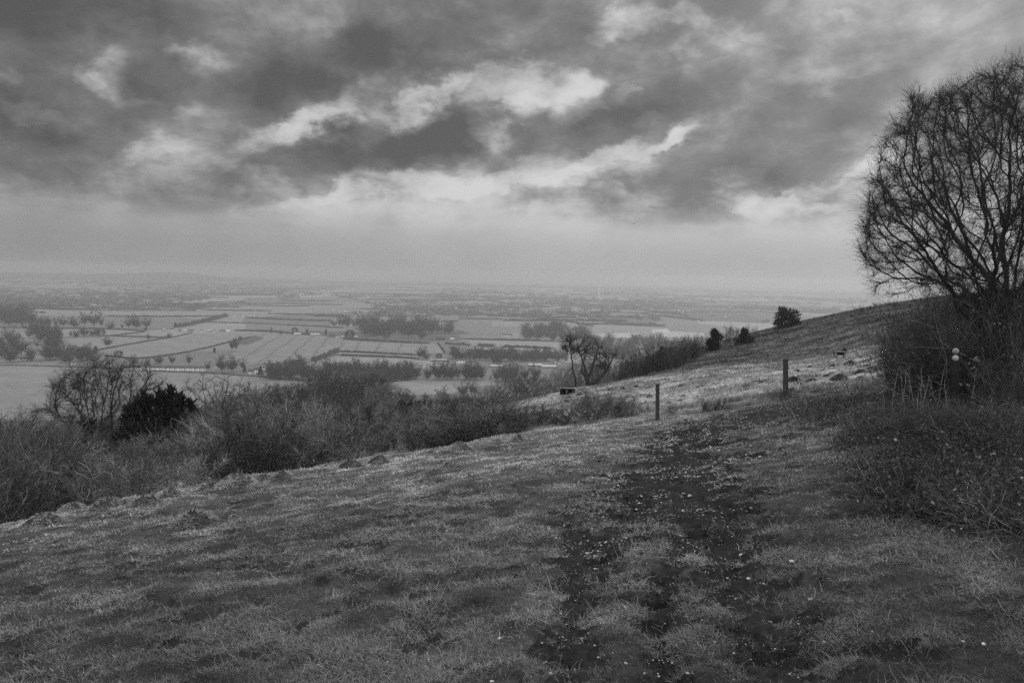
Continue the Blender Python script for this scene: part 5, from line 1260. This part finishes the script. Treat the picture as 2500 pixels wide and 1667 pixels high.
for x, y, w, h, lab, wl in [(50, 1030, 12, 10, 'low white house at the left of the village', M_white), (98, 1030, 9, 17, 'tall white house left of the dark conifer', M_white), (162, 1000, 9, 13, 'white house up behind the dark conifer', M_white), (272, 1050, 20, 10, 'pale brick house half hidden in the village wood', M_brick), (820, 1054, 14, 9, 'white bungalow beside the tall bare tree', M_white), (475, 670, 18, 10, 'dark-roofed white cottage, left on the lane', M_white), (640, 675, 24, 11, 'long pale cottage in the middle of the lane', M_white), (795, 690, 14, 8, 'low pale cottage right of the cypress on the lane', M_brick), (845, 694, 10, 6, 'tiny white cottage on the lane by the evergreen', M_white), (890, 692, 10, 9, 'white cottage touching the left of the big evergreen', M_white), (1010, 692, 11, 8, 'dark-windowed white cottage right of the big evergreen', M_white), (1700, 715, 12, 7, 'grey farm cottage left of the white farmhouse', M_brick), (1895, 716, 11, 10, 'white farmhouse right of the dark barns', M_white), (1975, 938, 20, 14, 'large white house with two rows of windows above the belt', M_white), (2040, 938, 14, 7, 'low white wing right of the large white house', M_white)]:
    house(*cropB(x, y), w, h, lab, None, wl, name='house', rooffrac=.45 if wl is M_brick else .3)
for x, y, w, h, lab, rf_ in [(1770, 905, 40, 5, 'long low shed with pale roof left of the large white house', M_roofpale), (1790, 712, 22, 8, 'dark barn left of the white farmhouse', M_roof)]:
    house(*cropB(x, y), w, h, lab, None, M_roof, rf_, 1, 0, 'shed', False, 9, False, .55)
for x, y, w, h, lab in [(40, 962, 28, 6, 'long pale-roofed shed, left of the three by the gardens'), (400, 952, 32, 6, 'long pale-roofed shed, middle of the three by the gardens'), (525, 965, 36, 6, 'long pale-roofed shed, right of the three by the gardens'), (100, 905, 26, 5, 'grey roofed shed behind the garden trees'), (440, 905, 40, 6, 'broad grey shed behind the three long sheds')]:
    house(*cropC(x, y), w, h, lab, None, M_roof, M_roofpale if 'pale' in lab else mat('grey sheet roof', .3), 1, .12, 'shed', False, 12, False, .6)
for x, y, w, h, lab in [(588, 930, 5, 10, 'white gabled house left of the slender tree'), (620, 932, 8, 6, 'white bungalow just left of the slender tree'), (735, 945, 8, 6, 'white cottage seen through the slender tree'), (770, 905, 9, 6, 'white cottage seen between the two brow trees'), (1275, 795, 6, 5, 'white cottage in the wooded foot behind the forked tree'), (145, 685, 24, 7, 'long white house before the hazy wood'), (100, 680, 6, 5, 'small white house at the left before the hazy wood')]:
    house(*cropC(x, y), w, h, lab, None, M_white)
for x, y, w, h, lab in [(15, 500, 12, 7, 'white barn roof at the left edge beyond the dark clump'), (168, 492, 22, 7, 'large white barn beyond the dark clump')]:
    house(*cropA(x, y), w, h, lab, None, M_white, M_roofpale, 1, 0, 'barn', False, 20, False, .55)
for k, (x, y, w) in enumerate([(1508, 632, 5), (1580, 632, 7), (1650, 634, 6), (1700, 636, 7), (1752, 638, 13), (1855, 642, 5), (1930, 640, 10), (1970, 642, 7), (2045, 638, 12), (2095, 640, 9)]):
    house(*cropA(x, y), w, 5.5, f'{ordn[k]} from left of the hamlet cottages beyond the pastures', 'hamlet cottages', M_white if k % 2 else M_brick, M_roof if k % 3 else M_roofpale, 1, 0, 'cottage', False, 8, False)
FARH = [(cropA, 1965, 420, 14), (cropA, 1480, 420, 24), (cropA, 1350, 418, 8), (cropA, 2150, 496, 16), (cropA, 2230, 497, 12), (cropA, 2300, 495, 10), (cropB, 20, 500, 9), (cropB, 75, 496, 8), (cropB, 130, 400, 3), (cropB, 800, 437, 10), (cropB, 860, 455, 9), (cropB, 910, 452, 12), (cropB, 990, 455, 8), (cropB, 1030, 462, 10), (cropB, 1570, 275, 4), (cropB, 1850, 423, 18), (cropB, 1930, 423, 16), (cropB, 2270, 293, 12), (cropB, 2300, 366, 3), (cropB, 1580, 475, 10), (cropB, 1640, 478, 9), (cropB, 2110, 552, 8), (cropB, 980, 300, 20), (cropB, 1120, 312, 12)]
FARH += [(cropC, x, y, w) for x, y, w in [(10, 293, 16), (90, 320, 10), (180, 322, 10), (60, 365, 3), (500, 345, 22), (560, 348, 14), (720, 370, 10), (800, 372, 8), (920, 376, 14), (960, 376, 8), (1205, 370, 8), (505, 460, 14), (510, 495, 18), (550, 505, 12), (600, 505, 7), (780, 498, 14), (880, 520, 8), (1140, 570, 8), (1260, 448, 4), (1350, 435, 14), (1390, 432, 8), (1470, 432, 6), (1510, 396, 12), (1700, 400, 16), (1760, 402, 10), (1840, 406, 8), (1875, 403, 6), (1680, 450, 12), (1720, 447, 14), (1760, 455, 10), (1810, 450, 12), (1690, 503, 14), (1960, 400, 8), (1940, 412, 5), (2060, 400, 14), (2120, 402, 12), (2200, 408, 20), (1520, 520, 8), (1790, 548, 5), (1820, 548, 5), (1900, 540, 10), (2020, 465, 6), (2150, 500, 12), (1430, 612, 6), (1660, 560, 10), (1340, 480, 6), (670, 485, 6), (430, 385, 8), (350, 370, 7)]]
bm0 = mat('pale industrial cladding', .85)
for fn, x, y, w in FARH:
    a, b = fn(x, y); p = plain(a, b); k_ = p[1] / F
    house(a, b + 1.2, w / 2.6, 2.6 if w > 8 else 2.3, 'tiny pale building, a bright speck in the hazy far vale', 'bright specks of distant buildings', bm0, M_roofpale, 1, 0, 'building', False, 20, False, .4)
# wind turbine far off
p = plain(1462, 727); p = EYE + (p - EYE) * 1.0; h = (727 - 708) / F * p[1]
wt = empty('wind_turbine', p, 'tall white wind turbine far off in the haze above the town', 'turbine')
obj('tower', mesh_from('tower', *tubes(np.linspace((0, 0, -1), (0, 0, h), 6)[None], taper(1, 6, 4.5, 2.5), 8)), M_white, wt)
obj('nacelle', mesh_from('nacelle', *boxes([(-2.5, 2.5, -6, 5, h - 2, h + 3)])), M_white, wt)
for a in (90, 210, 330):
    c_, s_ = math.cos(math.radians(a)), math.sin(math.radians(a))
    obj('blade', mesh_from('blade', *tubes(np.linspace((c_ * 1, -7, h + s_ * 1), (c_ * h * .45, -7.5, h + s_ * h * .45), 5)[None], taper(1, 5, 2.2, .6), 5)), M_white, wt)
# bird in the air
q = EYE + ray(1547, 547) * 130
bv = np.array([(-.16, 0, .0), (0, -.03, .03), (.2, 0, 0), (0, .03, -.03), (-.05, -.35, .09), (.07, -.3, .09), (-.05, .4, .16), (.07, .33, .15), (-.09, -.03, .02), (.09, -.03, .02), (-.09, .03, .02), (.09, .03, .02)]) * 1.3
o = obj('bird', mesh_from('bird', bv, np.array([(0, 1, 2, 3), (8, 9, 5, 4), (11, 10, 6, 7), (8, 10, 11, 9)])), mat('dark feathers', .05), None, q)
o.rotation_euler = (0, 0, 1.0); tag(o, 'small dark bird gliding below the clouds', 'bird')

# ------------------------------------------------------------------ haze
hz = obj('haze', mesh_from('haze', *boxes([(-14500, 14500, -60, 14500, PLAIN - 1, 24)])), None)
tag(hz, kind='stuff')
m = bpy.data.materials.new('haze air'); m.use_nodes = True; nt = m.node_tree; nt.nodes.clear()
out = nt.nodes.new('ShaderNodeOutputMaterial'); pv = nt.nodes.new('ShaderNodeVolumePrincipled')
pv.inputs['Density'].default_value = 2.4e-4; pv.inputs['Color'].default_value = (.75, .75, .75, 1); pv.inputs['Anisotropy'].default_value = 0.5
nt.links.new(pv.outputs[0], out.inputs['Volume']); hz.data.materials.append(m)

# ------------------------------------------------------------------ light
SUN_EL, SUN_AZ = math.radians(31), math.radians(36)   # behind the cloud, ahead of the path
sl = bpy.data.lights.new('sun', 'SUN'); sl.energy = 1.1; sl.angle = math.radians(14); sl.color = (1, 1, 1)
so = bpy.data.objects.new('sun', sl); COL.objects.link(so)
sd = Vector((math.sin(SUN_AZ) * math.cos(SUN_EL), math.cos(SUN_AZ) * math.cos(SUN_EL), math.sin(SUN_EL)))
so.rotation_euler = sd.to_track_quat('Z', 'Y').to_euler(); so.location = sd * 200

wd = bpy.data.worlds.new('World'); sc.world = wd; wd.use_nodes = True
nt = wd.node_tree; N = nt.nodes; L = nt.links; N.clear()
def nd_(t, **kw):
    q = N.new(t)
    for a, b in kw.items(): setattr(q, a, b)
    return q
def mth(op, a, b=None, c=None, clamp=False):
    q = nd_('ShaderNodeMath', operation=op, use_clamp=clamp)
    for i, s in enumerate((a, b, c)):
        if s is None: continue
        if isinstance(s, (int, float)): q.inputs[i].default_value = s
        else: L.new(s, q.inputs[i])
    return q.outputs[0]
def mrange(v, a, b, c, d, smooth=True):
    q = nd_('ShaderNodeMapRange'); q.interpolation_type = 'SMOOTHSTEP' if smooth else 'LINEAR'
    for i, s in enumerate((a, b, c, d)): q.inputs[i + 1].default_value = s
    L.new(v, q.inputs[0]); return q.outputs[0]
tc = nd_('ShaderNodeTexCoord'); D_ = tc.outputs['Generated']
sp = nd_('ShaderNodeSeparateXYZ'); L.new(D_, sp.inputs[0]); X, Y, Z = sp.outputs
azn = mth('ARCTAN2', X, Y); eln = mth('ARCSINE', Z)
# cloud sheet overhead: direction projected on a level ceiling
zz = mth('ADD', mth('MAXIMUM', Z, 0.0), 0.10)
cu = mth('DIVIDE', X, zz); cv = mth('DIVIDE', Y, zz)
cvx = nd_('ShaderNodeCombineXYZ'); L.new(cu, cvx.inputs[0]); L.new(cv, cvx.inputs[1])
mpn = nd_('ShaderNodeMapping'); mpn.inputs['Rotation'].default_value = (0, 0, .5); mpn.inputs['Scale'].default_value = (1.0, 1.0, 1); L.new(cvx.outputs[0], mpn.inputs['Vector'])
def noise(vec, scale, detail, rough, dist=0.0, off=0.0):
    q = nd_('ShaderNodeTexNoise'); q.inputs['Scale'].default_value = scale; q.inputs['Detail'].default_value = detail; q.inputs['Roughness'].default_value = rough; q.inputs['Distortion'].default_value = dist
    if off:
        m_ = nd_('ShaderNodeMapping'); m_.inputs['Location'].default_value = (off, off * .7, off * .3); L.new(vec, m_.inputs['Vector']); vec = m_.outputs[0]
    L.new(vec, q.inputs['Vector']); return q.outputs['Fac']
n1 = noise(mpn.outputs[0], 1.5, 9, .58, .3)
# angular noise for wisps, slightly flattened and tilted like the banks
ev = nd_('ShaderNodeCombineXYZ'); L.new(azn, ev.inputs[0]); L.new(eln, ev.inputs[1])
mp2 = nd_('ShaderNodeMapping'); mp2.inputs['Rotation'].default_value = (0, 0, -.35); mp2.inputs['Scale'].default_value = (8.5, 13.0, 1); L.new(ev.outputs[0], mp2.inputs['Vector'])
n2 = noise(mp2.outputs[0], 1.0, 10, .6, .15, 3.0)
mp3 = nd_('ShaderNodeMapping'); mp3.inputs['Scale'].default_value = (14.0, 22.0, 1); L.new(ev.outputs[0], mp3.inputs['Vector'])
w1 = noise(mp3.outputs[0], 1.0, 5, .6, 0, 5.0); w2 = noise(mp3.outputs[0], 1.0, 5, .6, 0, 11.0)
wx = mth('MULTIPLY_ADD', mth('SUBTRACT', w1, .5), .11, azn); wy = mth('MULTIPLY_ADD', mth('SUBTRACT', w2, .5), .075, eln)
gv = nd_('ShaderNodeCombineXYZ'); L.new(wx, gv.inputs[0]); L.new(wy, gv.inputs[1]); GV = gv.outputs[0]
# banks and gaps of this sky: azimuth/elevation, spread, tilt, weight
BANKS = [
 (1235,200,170,34,0,1.2),(1050,232,85,28,-38,.9),(1010,262,45,30,-50,.7),(1400,220,60,30,-20,.7),(1160,250,40,55,0,.8),(1290,262,45,30,0,.75),(1420,245,45,38,-30,.8),(1525,232,16,26,40,.7),
 (700,332,90,26,-14,1.0),(760,318,60,34,-30,.9),(850,258,40,30,-60,.75),(880,215,50,18,-20,.6),(290,172,55,34,-30,.6),(225,185,40,22,0,.6),(505,140,45,36,0,.6),(480,120,30,20,0,.4),(12,190,48,20,-20,.85),(70,285,50,16,-5,.75),(320,245,45,14,0,.55),(385,362,75,20,-12,.75),(330,390,40,18,0,.5),(460,285,30,12,-10,.4),
 (1060,452,110,20,4,.8),(1200,452,120,20,-4,.8),(1340,412,80,30,-12,.85),(1400,442,90,16,-14,.6),(1490,380,90,20,-24,.95),(1210,338,45,24,-10,.9),(1570,305,40,14,-4,.7),(1610,365,55,14,-22,.75),(1690,318,50,22,-38,.8),(1660,345,40,12,-35,.6),(800,478,110,14,-4,.8),(640,448,60,22,0,.55),(870,442,50,16,-20,.6),
 (1535,35,90,30,6,1.05),(1480,45,40,26,-40,.8),(1690,45,70,14,12,.7),(1850,78,50,10,20,.35),(1690,135,30,20,40,.45),(2070,28,45,8,0,.4),(1815,468,40,40,-40,.9),(1780,490,40,20,0,.6),(1900,505,80,24,0,.8),(1950,470,60,12,-20,.6),(1550,492,60,18,-10,.65),(1480,482,40,14,0,.5),(2120,408,55,16,-10,.8),(2060,440,60,10,-20,.4),(2000,180,90,20,-6,.4),(1990,130,40,30,0,.3),(1120,122,70,10,2,.45),(1000,130,40,10,-10,.3),(1200,525,420,40,0,.5),(1400,575,450,30,0,.15),(620,505,200,24,0,.3),(700,40,60,40,0,.15),
 (-20,70,260,150,-20,-1.1),(150,20,220,90,-10,-.7),(430,40,170,60,0,-.4),(410,205,85,65,0,-.7),(590,240,75,90,20,-.6),(760,190,160,65,-20,-.75),(900,150,130,60,-25,-.6),(200,320,280,80,-5,-.65),(120,375,180,40,0,-.6),
 (450,465,170,40,-3,-.6),(720,440,150,34,0,-.5),(650,395,140,32,-15,-.35),(1100,300,130,62,-28,-1.15),(950,350,150,55,-15,-.9),(840,375,160,48,-10,-.7),(1445,345,150,42,-18,-.8),(1330,300,90,26,-20,-.55),(1275,350,45,25,0,-.4),
 (1630,245,130,55,-25,-.75),(1800,200,150,70,-20,-.35),(1790,390,300,62,-27,-.8),(2000,330,230,70,-22,-.4),(1960,440,140,42,-15,-.75),(1250,90,380,80,0,-.55),(1000,90,260,60,-10,-.35),(1300,485,95,16,-12,-.55),(1440,505,110,30,-12,-.45),(1620,540,130,24,-8,-.4),(2010,535,130,22,-5,-.3),(130,440,150,22,0,-.35),(200,540,400,90,0,-.35),(2300,150,300,150,0,-.1),(1480,250,90,40,-30,-.35),(950,520,160,30,-5,-.25),(1290,215,30,14,0,-.2),(1180,235,30,40,-40,-.5)]
acc = None
for (px, py, rx, ry, tl, wt_) in BANKS:
    if wt_ == 0: continue
    v = ray(px, py); v = v / np.linalg.norm(v); a, e = math.atan2(v[0], v[1]), math.asin(v[2])
    kk = math.cos(a) ** 2   # pixels to radians off the axis
    m_ = nd_('ShaderNodeMapping', vector_type='TEXTURE'); m_.inputs['Location'].default_value = (a, e, 0)
    m_.inputs['Rotation'].default_value = (0, 0, math.radians(-tl) ); m_.inputs['Scale'].default_value = (rx * 1.58 / F * kk, ry * 1.58 / F * math.sqrt(kk), 1)
    L.new(GV, m_.inputs['Vector'])
    g = nd_('ShaderNodeTexGradient', gradient_type='SPHERICAL'); L.new(m_.outputs[0], g.inputs['Vector'])
    gs = mth('MULTIPLY', g.outputs['Fac'], mth('SUBTRACT', 2.0, g.outputs['Fac']))
    acc = mth('MULTIPLY', gs, wt_) if acc is None else mth('MULTIPLY_ADD', gs, wt_, acc)
val = mth('ADD', mth('MULTIPLY', acc, .265), mth('ADD', mth('MULTIPLY', mth('SUBTRACT', n1, .5), .38), mth('MULTIPLY', mth('SUBTRACT', n2, .5), 1.25)))
val = mth('ADD', val, mrange(eln, math.radians(3.0), math.radians(10), .60, .445, False))
rp = nd_('ShaderNodeValToRGB'); L.new(val, rp.inputs['Fac']); cr = rp.color_ramp; cr.interpolation = 'B_SPLINE'
stops = [(0.0, .085), (.15, .132), (.31, .175), (.43, .255), (.54, .36), (.68, .53), (.88, .67)]
while len(cr.elements) < len(stops): cr.elements.new(.5)
for el_, (a, b) in zip(cr.elements, stops): el_.position = a; el_.color = (b, b, b, 1)
cloud = nd_('ShaderNodeRGBToBW'); L.new(rp.outputs['Color'], cloud.inputs[0]); cloud = cloud.outputs[0]
# clear band of bright mist under the clouds, darker toward the left
base = mth('ADD', mth('MULTIPLY', mrange(azn, -.62, .1, .30, .44), mrange(eln, math.radians(1.2), math.radians(4.4), 1.0, 1.22)), mth('MULTIPLY', mth('SUBTRACT', n2, .5), .13))
low = mrange(eln, math.radians(2.4), math.radians(5.4), 0, 1)
tone = mth('ADD', mth('MULTIPLY', cloud, low), mth('MULTIPLY', base, mth('SUBTRACT', 1.0, low)))
# brightness added to the unseen sky overhead and behind, to light the ground
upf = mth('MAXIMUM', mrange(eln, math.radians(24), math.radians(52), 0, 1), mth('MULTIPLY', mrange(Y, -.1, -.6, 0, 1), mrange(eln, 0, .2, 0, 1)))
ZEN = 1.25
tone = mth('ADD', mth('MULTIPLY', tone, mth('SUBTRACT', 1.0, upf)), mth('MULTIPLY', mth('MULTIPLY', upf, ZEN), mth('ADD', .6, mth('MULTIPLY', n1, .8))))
sky = nd_('ShaderNodeTexSky', sky_type='NISHITA'); sky.sun_disc = False; sky.sun_elevation = SUN_EL; sky.sun_rotation = SUN_AZ; sky.air_density = 1; sky.dust_density = 4
sb = nd_('ShaderNodeRGBToBW'); L.new(sky.outputs[0], sb.inputs[0])
STR = .1
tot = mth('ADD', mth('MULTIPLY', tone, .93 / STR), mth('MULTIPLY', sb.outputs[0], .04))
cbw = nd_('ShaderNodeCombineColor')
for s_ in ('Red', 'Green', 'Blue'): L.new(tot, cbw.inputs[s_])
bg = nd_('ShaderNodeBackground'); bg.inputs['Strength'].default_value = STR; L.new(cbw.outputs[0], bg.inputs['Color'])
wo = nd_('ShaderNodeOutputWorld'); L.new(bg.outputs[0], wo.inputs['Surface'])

sc.view_settings.view_transform = 'Standard'; sc.view_settings.look = 'None'; sc.view_settings.exposure = 0; sc.view_settings.gamma = 1; sc.view_settings.use_curve_mapping = False
try:
    cy = sc.cycles; cy.max_bounces = 5; cy.diffuse_bounces = 3; cy.volume_bounces = 1; cy.transparent_max_bounces = 8; cy.use_denoising = False
    wd.cycles.sampling_method = 'MANUAL'; wd.cycles.sample_map_resolution = 512
except Exception as e: print(e)
bpy.context.view_layer.update()
print('built %.1f s, objects %d' % (time.time() - T0, len(bpy.data.objects)))
